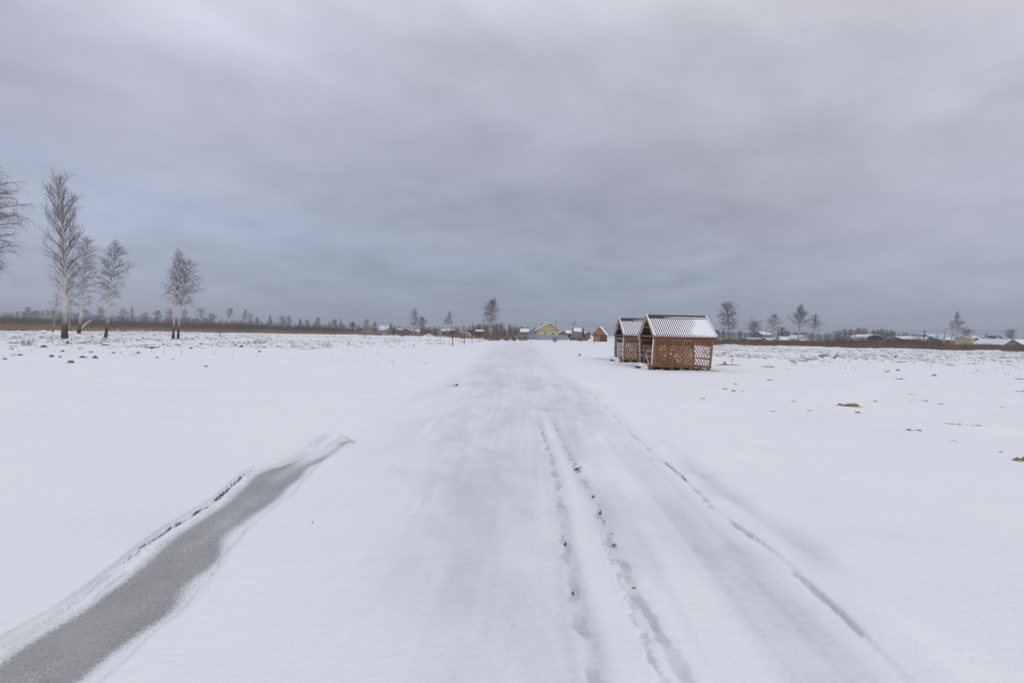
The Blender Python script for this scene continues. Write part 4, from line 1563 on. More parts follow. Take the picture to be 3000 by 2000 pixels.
# trees along the wood edge on the left, each one told apart against the sky
wl = [(82, 903, 12, 'round'), (252, 911, 12, 'round'), (296, 906, 13, 'round'), (362, 908, 12, 'round'), (386, 895, 13, 'cone'), (425, 922, 13, 'round'), (461, 911, 11, 'oval'),
      (497, 909, 15, 'round'), (540, 904, 10, 'oval'), (590, 909, 16, 'round'), (622, 927, 14, 'round'), (677, 904, 9, 'oval'), (718, 907, 9, 'column'), (733, 917, 9, 'oval'),
      (753, 931, 6, 'oval'), (791, 921, 10, 'cone'), (827, 933, 11, 'round'), (845, 932, 12, 'round'), (880, 935, 10, 'cone'), (899, 942, 9, 'round'), (931, 932, 8, 'column'),
      (966, 943, 8, 'cone'), (980, 941, 9, 'round'), (998, 933, 6, 'cone'), (1032, 946, 7, 'round'), (1073, 938, 9, 'round'), (1098, 943, 9, 'cone'), (1146, 948, 5, 'cone')]
for k, (px, py, hw, pfn) in enumerate(wl):
    D = [235, 260, 215, 245][k % 4]
    base = hor(px) + 8
    cbp = py + (base - py) * 0.8
    lb = {386: 'conical pale tree standing tallest in the wood edge left of the twin birches', 677: 'wind swept tree with bare slanting pale trunk in the left wood edge',
          718: 'taller left tree of a close pair in the left wood edge', 733: 'right tree of a close pair in the left wood edge', 590: 'broad round tree just right of the twin birches'}.get(px, 'bare tree in the far wood edge left of the village')
    xb = px - 13 if px == 677 else px
    if lb.startswith('bare tree'):
        shp = {'round': 'round crowned', 'cone': 'conical', 'oval': 'slender', 'column': 'upright'}[pfn]
        cnt = sum(1 for a, *_ in wl if 515 < a <= px) if px > 515 else sum(1 for a, *_ in wl if px <= a < 515)
        nth = ['', 'first', 'second', 'third', 'fourth', 'fifth', 'sixth', 'seventh', 'eighth', 'ninth', 'tenth', 'eleventh', 'twelfth', 'thirteenth', 'fourteenth', 'fifteenth',
               'sixteenth', 'seventeenth', 'eighteenth', 'nineteenth', 'twentieth', 'twentyfirst', 'twentysecond'][cnt]
        lb = '%s far wood edge tree, %s to the %s of the twin birches' % (shp, nth, 'right' if px > 515 else 'left')
    tree_px('wood_edge_tree', lb, 'tree', xb, D, px, py, hw * 1.15, cbp if px != 677 else py + 30, 100 + k, 34, 6, 5, 0.12, 'bare trees of the left wood edge', prof=pfn, asc=50, droop=-5,
            bark='birch_far' if k % 3 == 0 else 'trunk_dark', twig='twig_grey' if k % 3 else 'twig_far', twr=0.022, tlen=0.9)


def conifer(label, px, D, pyt, hw, group=None, seed=1, name='spruce_tree'):
    rs = random.Random(seed)
    x = xat(px, D)
    z0 = gz(x, D)
    H = zat(px, pyt, D) - z0
    W = hw * D / FPX
    o = thing(name, label, 'tree', (x, D, z0), group)
    MB().tube([(0, 0, -.2), (0, 0, H * .98)], [0.13, 0.02], 6).build('trunk', M['trunk_dark'], o)
    vs, fs = [], []
    for k in range(420):
        t = rs.random() ** 0.8
        z = H * (0.10 + 0.9 * t)
        L = W * (1 - t) * rs.uniform(0.75, 1.15) + 0.12
        a = rs.uniform(0, 6.28)
        d = np.array([math.cos(a), math.sin(a)])
        nr = np.array([-d[1], d[0]])
        w = 0.18 * L + 0.06
        b0 = len(vs)
        vs += [(*(d * 0.05), z), (*(d * L * 0.6 + nr * w), z - 0.22 * L), (*(d * L), z - 0.30 * L), (*(d * L * 0.6 - nr * w), z - 0.26 * L), (*(d * L * .55), z - 0.42 * L)]
        fs += [(b0, b0 + 1, b0 + 2, b0 + 3), (b0, b0 + 1, b0 + 4), (b0 + 1, b0 + 2, b0 + 4), (b0 + 2, b0 + 3, b0 + 4), (b0 + 3, b0, b0 + 4)]
    MB().add(vs, fs).build('crown', M['pine'], o)
    return o


conifer('dark green spruce between the snowy houses and the log shed', 1708, 160, 957, 7, seed=3)
CON = [(1390, 952, 'dark conifer tip left of the tall spreading birch, over the maroon hut'), (1425, 951, 'dark conifer tip right behind the trunk of the tall spreading birch'), (1455, 944, 'dark conifer, left of two just right of the tall spreading birch'), (1468, 941, 'tallest dark conifer over the small red edged gable'),
       (1494, 947, 'dark conifer over the wood, left of two near the blue fence start'), (1510, 950, 'dark conifer over the wood, right of two near the blue fence start'), (1530, 955, 'low dark conifer over the snow roofed house'), (2573, 964, 'dark conifer behind the greenhouse, left of two'), (2586, 968, 'dark conifer behind the greenhouse, right of two')]
for k, (px, py, lb) in enumerate(CON):
    conifer(lb, px, 230 + 8 * (k % 3), py, 7, 'conifers of the wood behind the village', 20 + k, 'conifer_tree')


# far wood and scrub: masses nobody could count
def small_tree_lib():
    lib = []
    for k in range(6):
        tp_, tr_, li, tw = gen_tree(500 + k, 8.0, 0.2, 0.25, 2.0, 0.12, 15, 4, 3, prof=['oval', 'round', 'cone'][k % 3], asc=48, droop=0, twr=0.035, tlen=1.0)
        S = [(*tp_[i], *tp_[i + 1], tr_[i], tr_[i + 1]) for i in range(len(tp_) - 1)] + li + tw
        lib.append(tubes_np(S, 3))
    return lib


def shrub_lib(n=6, h=2.6, r=0.022, nst=26):
    lib = []
    for k in range(n):
        rs = random.Random(900 + k)
        S = []
        for i in range(nst):
            a = rs.uniform(0, 6.28)
            el = rad(rs.uniform(48, 88))
            L = h * rs.uniform(0.6, 1.05)
            p = np.array([rs.gauss(0, 0.25), rs.gauss(0, 0.25), -0.1])
            prev = p
            d = np.array([math.cos(a) * math.cos(el), math.sin(a) * math.cos(el), math.sin(el)])
            for j in range(2):
                nx = prev + d * L / 2 + np.array([rs.gauss(0, .08), rs.gauss(0, .08), 0])
                S.append((*prev, *nx, r * (1 - .3 * j), r * (.7 - .3 * j)))
                for m in range(2):
                    q = prev + (nx - prev) * rs.random()
                    dd = d + np.array([rs.gauss(0, .45), rs.gauss(0, .45), rs.gauss(.1, .2)])
                    e = q + dd * L * 0.28
                    S.append((*q, *e, r * 0.7, r * 0.4))
                prev = nx
        lib.append(tubes_np(S, 3))
    return lib


def mass(name, label, cat, lib, pts, mat, seed):
    """pts rows: x y scale_xy scale_z"""
    rs = np.random.RandomState(seed)
    VV, FF, off = [], [], 0
    P = np.array(pts)
    hh = ground_fields(P[:, 0], P[:, 1])[0]
    for i, (x, y, sx, sz) in enumerate(P):
        v, f = lib[rs.randint(len(lib))]
        a = rs.uniform(0, 6.28)
        c, s = math.cos(a), math.sin(a)
        w = np.stack([(v[:, 0] * c - v[:, 1] * s) * sx + x, (v[:, 0] * s + v[:, 1] * c) * sx + y, v[:, 2] * sz + hh[i]], 1)
        VV.append(w)
        FF.append(f + off)
        off += len(v)
    o = link(name, mesh_np(name, np.concatenate(VV), np.concatenate(FF), mat))
    tag(o, label, cat, kind='stuff')
    return o


TL = small_tree_lib()
SL = shrub_lib()
rs = np.random.RandomState(9)


def wood_pts(px0, px1, n, D0, D1, ys, jit=0.25, libh=8.0):
    out = []
    for i in range(n):
        px = rs.uniform(px0, px1)
        D = rs.uniform(D0, D1)
        ytop = np.interp(px, [a for a, _ in ys], [b for _, b in ys])
        h = max(1.5, zat(px, ytop, D)) * (1 - jit * rs.rand() ** 1.0)
        out.append((xat(px, D), D, h / libh * rs.uniform(0.8, 1.3), h / libh))
    return out


mass('far_wood', 'grey far wood along the horizon on the left', 'wood', TL,
     wood_pts(-250, 620, 300, 290, 400, [(-250, 915), (60, 914), (140, 908), (260, 921), (400, 925), (620, 930)]), M['twig_far'], 1)
mass('far_wood', 'dark wood behind the village houses in the middle', 'wood', TL,
     wood_pts(1330, 1600, 130, 215, 260, [(1330, 958), (1400, 951), (1470, 947), (1520, 955), (1600, 962)]), M['twig_far'], 2)
mass('far_wood', 'low brown wood between the left wood edge and the village', 'wood', TL,
     wood_pts(480, 1340, 420, 245, 320, [(480, 928), (600, 934), (760, 939), (900, 943), (1000, 947), (1130, 954), (1340, 958)], 0.45), M['twig_far'], 3)
mass('far_wood', 'dark brown wood behind the houses on the right', 'wood', TL,
     wood_pts(2070, 2800, 360, 165, 240, [(2070, 966), (2190, 972), (2300, 970), (2420, 978), (2450, 966), (2520, 962), (2600, 968), (2700, 981), (2800, 982)]), M['twig_far'], 4)
mass('far_wood', 'thin distant wood on the horizon beyond the houses', 'wood', TL,
     wood_pts(1600, 2100, 60, 330, 380, [(1600, 966), (1800, 968), (2100, 975)]) + wood_pts(2800, 3200, 40, 300, 350, [(2800, 990), (3200, 1000)]), M['twig_grey'], 5)

# willow scrub behind the reeds
sp = []
for i in range(800):
    px = rs.uniform(-200, 1040)
    D = rs.uniform(150, 215)
    h = max(1.6, zat(px, np.interp(px, [-200, 0, 300, 600, 1040], [926, 929, 936, 944, 962]) , D)) * rs.uniform(0.6, 1.05)
    sp.append((xat(px, D), D, 1.6, h / 2.4))
mass('willow_scrub', 'dark reddish brown scrub behind the reeds on the left', 'scrub', SL, sp, M['scrub'], 11)
sp = []
for i in range(480):
    px = rs.uniform(2070, 3150)
    D = rs.uniform(106, 124)
    h = max(0.9, zat(px, np.interp(px, [2070, 2400, 2470, 2600, 2680, 2800, 3150], [990, 994, 984, 994, 990, 1009, 1013]), D)) * rs.uniform(0.45, 1.0)
    sp.append((xat(px, D), D, 0.9, h / 2.4))
mass('willow_scrub', 'brown scrub and weeds before the houses on the right', 'scrub', SL, sp, M['scrub'], 12)
sp = []
for i in range(120):
    px = rs.uniform(1130, 1560)
    D = rs.uniform(150, 190)
    h = rs.uniform(1.2, 3.0)
    sp.append((xat(px, D), D, 1.0, h / 2.4))
mass('willow_scrub', 'low grey brown scrub around the sheds in the middle', 'scrub', SL, sp, M['scrub'], 13)


# ------------------------------------------------------------------ dry reeds and weeds
def reeds(name, label, pts, hmin, hmax, mat, seed, wd=0.03):
    rs = np.random.RandomState(seed)
    P = np.array(pts)
    n = len(P)
    hh = ground_fields(P[:, 0], P[:, 1])[0]
    H = rs.uniform(hmin, hmax, n) * (P[:, 2] if P.shape[1] > 2 else 1)
    a = rs.uniform(0, 6.28, n)
    wx, wy = np.cos(a) * wd, np.sin(a) * wd
    lx, ly = rs.normal(0.06, 0.16, n) * H, rs.normal(0, 0.12, n) * H
    z = hh - 0.05
    V = np.zeros((n, 5, 3))
    V[:, 0] = np.stack([P[:, 0] - wx, P[:, 1] - wy, z], 1)
    V[:, 1] = np.stack([P[:, 0] + wx, P[:, 1] + wy, z], 1)
    V[:, 2] = np.stack([P[:, 0] + wx * .8 + lx * .35, P[:, 1] + wy * .8 + ly * .35, z + H * .6], 1)
    V[:, 3] = np.stack([P[:, 0] - wx * .8 + lx * .35, P[:, 1] - wy * .8 + ly * .35, z + H * .6], 1)
    V[:, 4] = np.stack([P[:, 0] + lx, P[:, 1] + ly, z + H], 1)
    b = (np.arange(n) * 5)[:, None]
    F = np.concatenate([b + np.array([[0, 1, 2]]), b + np.array([[0, 2, 3]]), b + np.array([[3, 2, 4]])])
    o = link(name, mesh_np(name, V.reshape(-1, 3), F, mat))
    tag(o, label, 'dry grass', kind='stuff')
    return o


rs = np.random.RandomState(31)
n = 60000
px = rs.uniform(-150, 1120, n)
D = 60 + 110 * rs.rand(n)
x = (px - 1500) / FPX * D
e = field_edge_y(x)
dd = D - e
cl = fbm(x / 4.0, D / 4.0, 3, 2.0)
k = (dd > -0.5 + 2.5 * cl) & (dd < 75) & (rs.rand(n) < np.exp(-np.maximum(dd, 0) / 40)) & (cl > -0.34)
pts = np.stack([x[k], D[k], (0.75 + 0.5 * cl[k] + 0.1)], 1)
reeds('dry_reeds', 'golden brown dry reeds along the left field edge', pts, 0.7, 1.75, M['reed'], 1, 0.035)
n = 42000
px = rs.uniform(2060, 3150, n)
D = 88 + 32 * rs.rand(n)
x = (px - 1500) / FPX * D
dd = D - field_edge_y(x)
cl = fbm(x / 3.0, D / 3.0, 3, 5.0)
k = (dd > -0.3 + 2.0 * cl) & (cl > -0.30) & (dd < 26)
reeds('dry_reeds', 'brown dry grass and weeds along the right field edge', np.stack([x[k], D[k], 0.75 + 0.7 * cl[k]], 1), 0.6, 1.9, M['reed_dark'], 2, 0.03)
n = 16000
px = rs.uniform(1020, 1530, n)
D = 92 + 70 * rs.rand(n)
x = (px - 1500) / FPX * D
dd = D - field_edge_y(x)
cl = fbm(x / 3.0, D / 6.0, 3, 9.0)
k = (dd > 0) & (cl > -0.02)
reeds('dry_reeds', 'patchy tan reeds before the sheds in the middle', np.stack([x[k], D[k], 0.8 + 0.7 * cl[k]], 1), 0.4, 1.3, M['reed'], 3, 0.03)
# stems sticking out of the snow on the left
pts = []
for c0, c1, y0, y1, m in ((740, 780, 1003, 1010, 60), (835, 875, 1003, 1014, 60), (890, 900, 1010, 1018, 10), (945, 975, 1010, 1020, 40), (60, 100, 1004, 1016, 60), (620, 760, 1000, 1016, 60), (330, 430, 1000, 1010, 30), (150, 300, 990, 1012, 60)):
    for i in range(m):
        g = ground(rs.uniform(c0, c1), rs.uniform(y0, y1))
        pts.append((g[0], g[1], 1.0))
reeds('dry_weeds', 'thin dry weed stems sticking out of the left field snow', pts, 0.15, 0.55, M['weed'], 4, 0.012)

pts = []
for i in range(900):
    px_ = rs.uniform(2120, 3050)
    py_ = hor(px_) + 24 + 75 * rs.rand() ** 1.6
    g = ground(px_, py_)
    if fbm(np.array([g[0] / 3.0]), np.array([g[1] / 3.0]), 2, 4.0)[0] > -0.05:
        pts.append((g[0], g[1], 1.0))
reeds('dry_weeds', 'sparse dry stems and stubble in the snow of the right field', pts, 0.06, 0.30, M['weed'], 6, 0.010)
pts = []
for i in range(900):
    px_ = rs.uniform(-40, 1250)
    py_ = hor(px_) + 24 + 80 * rs.rand() ** 1.6
    g = ground(px_, py_)
    if fbm(np.array([g[0] / 3.0]), np.array([g[1] / 3.0]), 2, 4.0)[0] > -0.05:
        pts.append((g[0], g[1], 1.0))
reeds('dry_weeds', 'sparse dry stems and stubble in the snow of the left field', pts, 0.06, 0.30, M['weed'], 7, 0.010)

# dry bushes at the end of the track
BL = shrub_lib(3, 1.7, 0.018, 44)
BM = [mesh_np('dry_bush', v, f, M['weed']) for v, f in BL]
for k, (px, D, s, lb) in enumerate(((1424, 99, 1.1, 'dry tan bush under the tall spreading birch, left one'), (1440, 97, 1.2, 'dry tan bush under the tall spreading birch, middle one'), (1458, 100, 1.0, 'dry tan bush under the tall spreading birch, right one'),
                                    (1486, 101, 0.9, 'dry bush left of the blue grey fence start'), (1507, 99, 1.0, 'dry bush at the left end of the blue grey fence'), (1535, 108, 1.2, 'dark bare bush before the blue grey fence'),
                                    (1626, 100, 0.75, 'compact brown bush on the snow before the fence'), (1352, 106, 0.8, 'tan bush beside the maroon shed'), (1700, 108, 0.8, 'dry bush left of the log shed'), (1180, 124, 0.9, 'rusty brown reed clump left of the snow heap'))):
    o = link('dry_bush', BM[k % 3])
    x = xat(px, D)
    o.location = (x, D, gz(x, D))
    o.scale = (s * 1.3, s, s)
    o.rotation_euler = (0, 0, k * 1.3)
    tag(o, lb, 'bush', 'dry bushes at the field end')


# snowy heaps at the field end
def heap(label, px0, px1, pytop, D, seed):
    x0, x1 = xat(px0, D), xat(px1, D)
    zt = zat((px0 + px1) / 2, pytop, D)
    n = 34
    g = np.linspace(-1, 1, n)
    X, Y = np.meshgrid(g, g)
    r = np.sqrt(X ** 2 + Y ** 2)
    Z = np.clip(1 - r ** 1.6, -0.1, 1) * (0.75 + 0.9 * fbm(X * 2.2, Y * 2.2, 4, seed)) * zt
    i = np.arange(n - 1)[:, None] * n
    j = np.arange(n - 1)[None, :]
    F = np.stack([i + j, i + j + 1, i + n + j + 1, i + n + j], -1).reshape(-1, 4)
    o = link('snow_heap', mesh_np('snow_heap', np.stack([X * (x1 - x0) / 2, Y * (x1 - x0) / 3, Z], -1).reshape(-1, 3), F, M['heap']))
    o.location = ((x0 + x1) / 2, D, gz((x0 + x1) / 2, D) - 0.02)
    tag(o, label, 'heap', 'snow covered heaps at the field end')


heap('larger snow covered earth heap left of the three posts', 1232, 1282, 980, 122, 1.0)
heap('lower snow covered earth heap between the larger heap and the posts', 1262, 1322, 986, 118, 2.0)
heap('low snowy heap at the foot of the tall spreading birch', 1405, 1450, 991, 101, 3.0)
heap('low snowy heap left of the blue grey fence', 1470, 1530, 992, 102, 4.0)


# ------------------------------------------------------------------ village
def window(parent, x0, x1, z0, z1, y, mull=True, mat='white'):
    """window in the front wall plane y (front looks towards -y)"""
    t = min(0.09, (x1 - x0) * 0.14)
    b = MB().box(x0, x1, y - 0.05, y - 0.002, z1 - t, z1).box(x0, x1, y - 0.05, y - 0.002, z0, z0 + t)
    b.box(x0, x0 + t, y - 0.05, y - 0.002, z0 + t, z1 - t).box(x1 - t, x1, y - 0.05, y - 0.002, z0 + t, z1 - t)
    if mull:
        m = (x0 + x1) / 2
        b.box(m - t / 2, m + t / 2, y - 0.05, y - 0.002, z0 + t, z1 - t)
    w = b.build('window', M[mat], parent)
    MB().box(x0 + t * .5, x1 - t * .5, y - 0.02, y - 0.004, z0 + t * .5, z1 - t * .5).build('pane', M['glass'], w)


def house(name, label, cat, px0, px1, D, depth, prof_px, facing, wall, roof, snow='lsnow', windows=(), group=None, over=0.3, st=0.12, doors=(), base_z=None, wall2=None):
    """facing 'gable': prof_px lists (px,py) of the roof line, eave to eave. facing 'eave': prof_px = (py_eave, py_ridge)"""
    xc = (xat(px0, D) + xat(px1, D)) / 2
    w = xat(px1, D) - xat(px0, D)
    o = thing(name, label, cat, (xc, D, gz(xc, D)), group)
    if facing == 'gable':
        top = [(xat(a, D) - xc, zat(a, b, D)) for a, b in prof_px]
        wallp = [(max(-w / 2, min(w / 2, a)), b) for a, b in top]
        # wall follows the roof line just below it
        xs = [a for a, _ in top]
        zs = [b for _, b in top]
        wp = [(-w / 2, float(np.interp(-w / 2, xs, zs)) - 0.02)] + [(a, b - 0.02) for a, b in top if -w / 2 < a < w / 2] + [(w / 2, float(np.interp(w / 2, xs, zs)) - 0.02)]
        body = [(-w / 2, -0.3)] + wp + [(w / 2, -0.3)]
        MB().extrude(body, 0, depth, 'y').build('wall', M[wall], o, fixn=True)
        rp = top + [(a, b + 0.10) for a, b in reversed(top)]
        r = MB().extrude(rp, -over, depth + over, 'y').build('roof', M[roof], o, fixn=True)
        if snow:
            sp_ = [(a * 0.99, b + 0.102) for a, b in top] + [(a * 0.985, b + 0.10 + st) for a, b in reversed(top)]
            MB().extrude(sp_, -over * .85, depth + over * .85, 'y').build('snow', M[snow], r, fixn=True)
    else:
        pe, pr = prof_px
        ze = zat((px0 + px1) / 2, pe, D)
        zr = zat((px0 + px1) / 2, pr, D + depth / 2)
        top = [(-over, ze - (zr - ze) * over / (depth / 2)), (depth / 2, zr), (depth + over, ze - (zr - ze) * over / (depth / 2))]
        body = [(0, -0.3), (0, ze - 0.02), (depth / 2, zr - 0.02), (depth, ze - 0.02), (depth, -0.3)]
        MB().extrude(body, -w / 2, w / 2, 'x').build('wall', M[wall], o, fixn=True)
        rp = top + [(a, b + 0.10) for a, b in reversed(top)]
        r = MB().extrude(rp, -w / 2 - over, w / 2 + over, 'x').build('roof', M[roof], o, fixn=True)
        if snow:
            sp_ = [(a, b + 0.102) for a, b in top] + [(a, b + 0.10 + st) for a, b in reversed(top)]
            sp_ = [(a + (0.05 if a < 0 else (-0.05 if a > depth else 0)), b) for a, b in sp_]
            MB().extrude(sp_, -w / 2 - over * .9, w / 2 + over * .9, 'x').build('snow', M[snow], r, fixn=True)
    for wi in windows:
        a, b, c, d = wi[:4]
        window(o, xat(a, D) - xc, xat(c, D) - xc, zat(a, d, D), zat(a, b, D), 0.0, *(wi[4:]))
    for a, b, c, d, mt in doors:
        MB().box(xat(a, D) - xc, xat(c, D) - xc, -0.06, -0.002, max(0, zat(a, d, D)), zat(a, b, D)).build('door' if d > hor(a) + 6 else 'wall_panel', M[mt], o)
    return o


# yellow house behind the blue grey fence
yh = house('yellow_house', 'yellow house with red edged snowy gable roof behind the blue grey fence', 'house', 1577, 1636, 142, 9, [(1569, 969), (1609, 947), (1640, 970)], 'gable', 'yellow', 'redroof', 'lsnow',
           [(1593, 971, 1602, 980), (1615, 972, 1624, 981), (1606, 954, 1611, 961, False)], over=0.35, st=0.16)
MB().box(xat(1577, 142) - yh.location.x - .05, xat(1636, 142) - yh.location.x + .05, -0.05, -0.003, zat(1600, 968.4, 142), zat(1600, 967.4, 142)).build('trim_board', M['redroof'], yh)
# snow roofs and houses left to right
house('snowy_shed', 'low white roofed shed left of the flat roofed cabin', 'shed', 1015, 1040, 262, 6, (967, 961), 'eave', 'greywall', 'dark')
house('snowy_barn', 'large barn with white snow roof behind the wooden cabin', 'barn', 1088, 1130, 272, 14, (968, 956), 'eave', 'beige', 'dark', st=0.3, doors=[(1113, 969, 1122, 973, 'dark')])
cb_ = thing('wooden_cabin', 'flat roofed cabin with orange plank front and dark ends', 'cabin', ((xat(1045, 245) + xat(1097, 245)) / 2, 245, gz(xat(1070, 245), 245)))
w_ = xat(1097, 245) - xat(1045, 245)
zt_ = zat(1070, 961, 245)
MB().box(-w_ / 2, w_ / 2, 0.02, 5.0, -0.2, zt_ - 0.15).build('wall', M['dark'], cb_)
for k in range(9):
    z0 = 0.35 + k * (zt_ - 0.55) / 9
    MB().box(-w_ / 2 + 3.2, w_ / 2 - 1.0, -0.05, 0.018, z0, z0 + (zt_ - 0.55) / 9 - 0.03).build('plank', M['orange'], cb_)
MB().box(-w_ / 2 + 1.3, -w_ / 2 + 2.7, -0.03, 0.018, 0.3, zt_ - 0.35).build('glass_front', M['glass'], cb_)
rf_ = MB().box(-w_ / 2 - 0.1, w_ / 2 + 0.1, -0.35, 5.2, zt_ - 0.148, zt_).build('roof', M['brownwall'], cb_)
MB().box(-w_ / 2, w_ / 2, -0.25, 5.1, zt_ + 0.002, zt_ + 0.08).build('snow', M['lsnow'], rf_)
window(cb_, -w_ / 2 + 4.4, -w_ / 2 + 5.9, zt_ - 0.75, zt_ - 0.4, -0.05, False, 'dark')
window(cb_, w_ / 2 - 3.2, w_ / 2 - 2.6, 0.7, 1.2, -0.05, False, 'white')
house('dark_cottage', 'small cottage with white roof left of two dark gables', 'cottage', 1160, 1176, 262, 6, (969, 962), 'eave', 'greywall', 'dark')
house('dark_cottage', 'low dark gable cottage directly below the small white roof', 'cottage', 1152, 1184, 255, 7, [(1148, 973), (1166, 966.5), (1186, 973)], 'gable', 'dark', 'dark', 'lsnow')
house('dark_cottage', 'dark gable cottage with snowy right slope', 'cottage', 1183, 1199, 250, 7, [(1179, 971), (1191, 963), (1203, 973)], 'gable', 'dark', 'dark', 'lsnow')
house('snowy_shed', 'white roofed shed behind the bare birch and bushy tree', 'shed', 1203, 1227, 215, 6, (973, 966), 'eave', 'greywall', 'dark')
house('snowy_shed', 'long white roofed shed behind the narrow birch', 'shed', 1293, 1329, 190, 6, (972, 964), 'eave', 'greywall', 'dark')
house('small_house', 'small house with red edged snowy gable right of the tall birch', 'house', 1463, 1481, 185, 6, [(1459, 967), (1473, 961.5), (1485, 967)], 'gable', 'brownwall', 'redroof', 'lsnow', [(1470, 967, 1475, 971)])
house('small_house', 'snow roofed house left of the rounded gable hut', 'house', 1526, 1549, 182, 7, (973, 964), 'eave', 'brownwall', 'dark')
house('rounded_hut', 'hut with rounded snowy gable roof left of the yellow house', 'hut', 1551, 1569, 172, 6, [(1548, 978), (1553, 969), (1560, 964.5), (1566, 968), (1571, 977)], 'gable', 'greywall', 'brownwall', 'lsnow')
house('dark_cottage', 'dark brown gable cottage right of the yellow house', 'cottage', 1641, 1656, 175, 6, [(1637, 977), (1648, 970), (1659, 978)], 'gable', 'brownwall', 'dark', 'lsnow', st=0.05)
house('snowy_house', 'house with snow patched steep roof behind the slanted utility pole', 'house', 1683, 1703, 172, 7, (972, 962), 'eave', 'greywall', 'dark', st=0.1)
house('snowy_house', 'low white roofed house left of the slanted utility pole', 'house', 1660, 1680, 180, 6, (978, 970), 'eave', 'brownwall', 'dark')
house('dark_cottage', 'brown gable cottage between the spruce and the log shed', 'cottage', 1717, 1730, 165, 5, [(1713, 979), (1722, 971), (1733, 979)], 'gable', 'brownwall', 'redroof', 'lsnow', st=0.05)

# log shed with plywood porch
D = 116
ls = thing('log_shed', 'dark log shed with orange boarded gable and snowy left roof slope', 'shed', (xat(1756, D), D, gz(xat(1756, D), D)), rz=rad(-20))
wS, dS = 3.0, 3.6
ze, zr = 1.95, 3.75
for k in range(9):
    z0 = -0.1 + k * 0.225
    MB().box(-wS / 2, wS / 2, 0, 0.16, z0, z0 + 0.21).box(-wS / 2, -wS / 2 + 0.16, 0.162, dS, z0, z0 + 0.21).box(wS / 2 - 0.16, wS / 2, 0.162, dS, z0, z0 + 0.21).box(-wS / 2 + 0.162, wS / 2 - 0.162, dS - 0.16, dS, z0, z0 + 0.21).build('log', M['log'], ls)
for k in range(11):
    x0 = -wS / 2 + k * wS / 11
    x1 = x0 + wS / 11 - 0.012
    h0 = ze + (zr - ze) * (1 - abs(x0) / (wS / 2 + 0.01))
    h1 = ze + (zr - ze) * (1 - abs(x1) / (wS / 2 + 0.01))
    MB().extrude([(x0, ze - 0.05), (x0, max(h0, ze) - 0.03), (x1, max(h1, ze) - 0.03), (x1, ze - 0.05)], -0.03, 0.0, 'y').build('gable_board', M['orange'], ls, fixn=True)
top = [(-wS / 2 - 0.35, ze - 0.4), (0, zr), (wS / 2 + 0.35, ze - 0.4)]
r = MB().extrude(top + [(a, b + 0.09) for a, b in reversed(top)], -0.28, dS + 0.28, 'y').build('roof', M['dark'], ls, fixn=True)
MB().extrude([(a * .97, b + 0.092) for a, b in top] + [(a * .97, b + 0.19) for a, b in reversed(top)], -0.22, dS + 0.24, 'y').build('snow', M['lsnow'], r, fixn=True)
MB().box(-1.25, 0.15, -0.75, -0.02, 0, 1.42).build('porch', M['orange'], ls)
pr_ = MB().extrude([(-1.3, 1.45), (0.2, 1.62), (0.2, 1.67), (-1.3, 1.50)], -0.85, 0.0 - 0.032, 'y').build('porch_roof', M['orange'], ls, fixn=True)
MB().bar((0.95, -0.35, 0), (0.80, -0.04, 1.3), 0.06, 0.06).build('brace', M['orange'], ls)
MB().bar((0.60, -0.35, 0), (0.78, -0.04, 1.3), 0.06, 0.06).build('brace', M['orange'], ls)

# maroon shed
D = 128
ms = thing('maroon_shed', 'maroon shed with slanted roof panel and pale side wall', 'shed', (xat(1370, D), D, gz(xat(1370, D), D)))
X = lambda p: xat(p, D) - ms.location.x
Z = lambda p, q: zat(p, q, D)
MB().box(X(1349), X(1381), 0, 2.5, -0.2, Z(1365, 973)).build('wall', M['beige'], ms)
b = MB().extrude([(X(1355), Z(1355, 970)), (X(1384), Z(1384, 966)), (X(1384), Z(1384, 981)), (X(1381.5), Z(1381, 981)), (X(1376), Z(1376, 973.5)), (X(1366), Z(1366, 971))], -0.25, 2.8, 'y')
b.build('roof_panel', M['maroon'], ms, fixn=True)
MB().extrude([(X(1350), Z(1350, 969.4)), (X(1384), Z(1384, 965.6)), (X(1384), Z(1384, 965.0)), (X(1350), Z(1350, 968.8))], -0.3, 2.9, 'y').build('snow', M['lsnow'], ms, fixn=True)
MB().extrude([(X(1346), Z(1346, 972.8)), (X(1370), Z(1370, 972.2)), (X(1378), Z(1378, 976)), (X(1382), Z(1382, 984)), (X(1380.5), Z(1380, 986)), (X(1376), Z(1376, 978)), (X(1369), Z(1369, 974)), (X(1346), Z(1346, 974))], -0.28, 0.0 - 0.004, 'y').build('curved_edge', M['white'], ms, fixn=True)
house('maroon_hut', 'small dark maroon hut with snowy flat roof right of the maroon shed', 'hut', 1393, 1415, 128, 3, (972, 969), 'eave', 'maroon', 'dark', over=0.1)

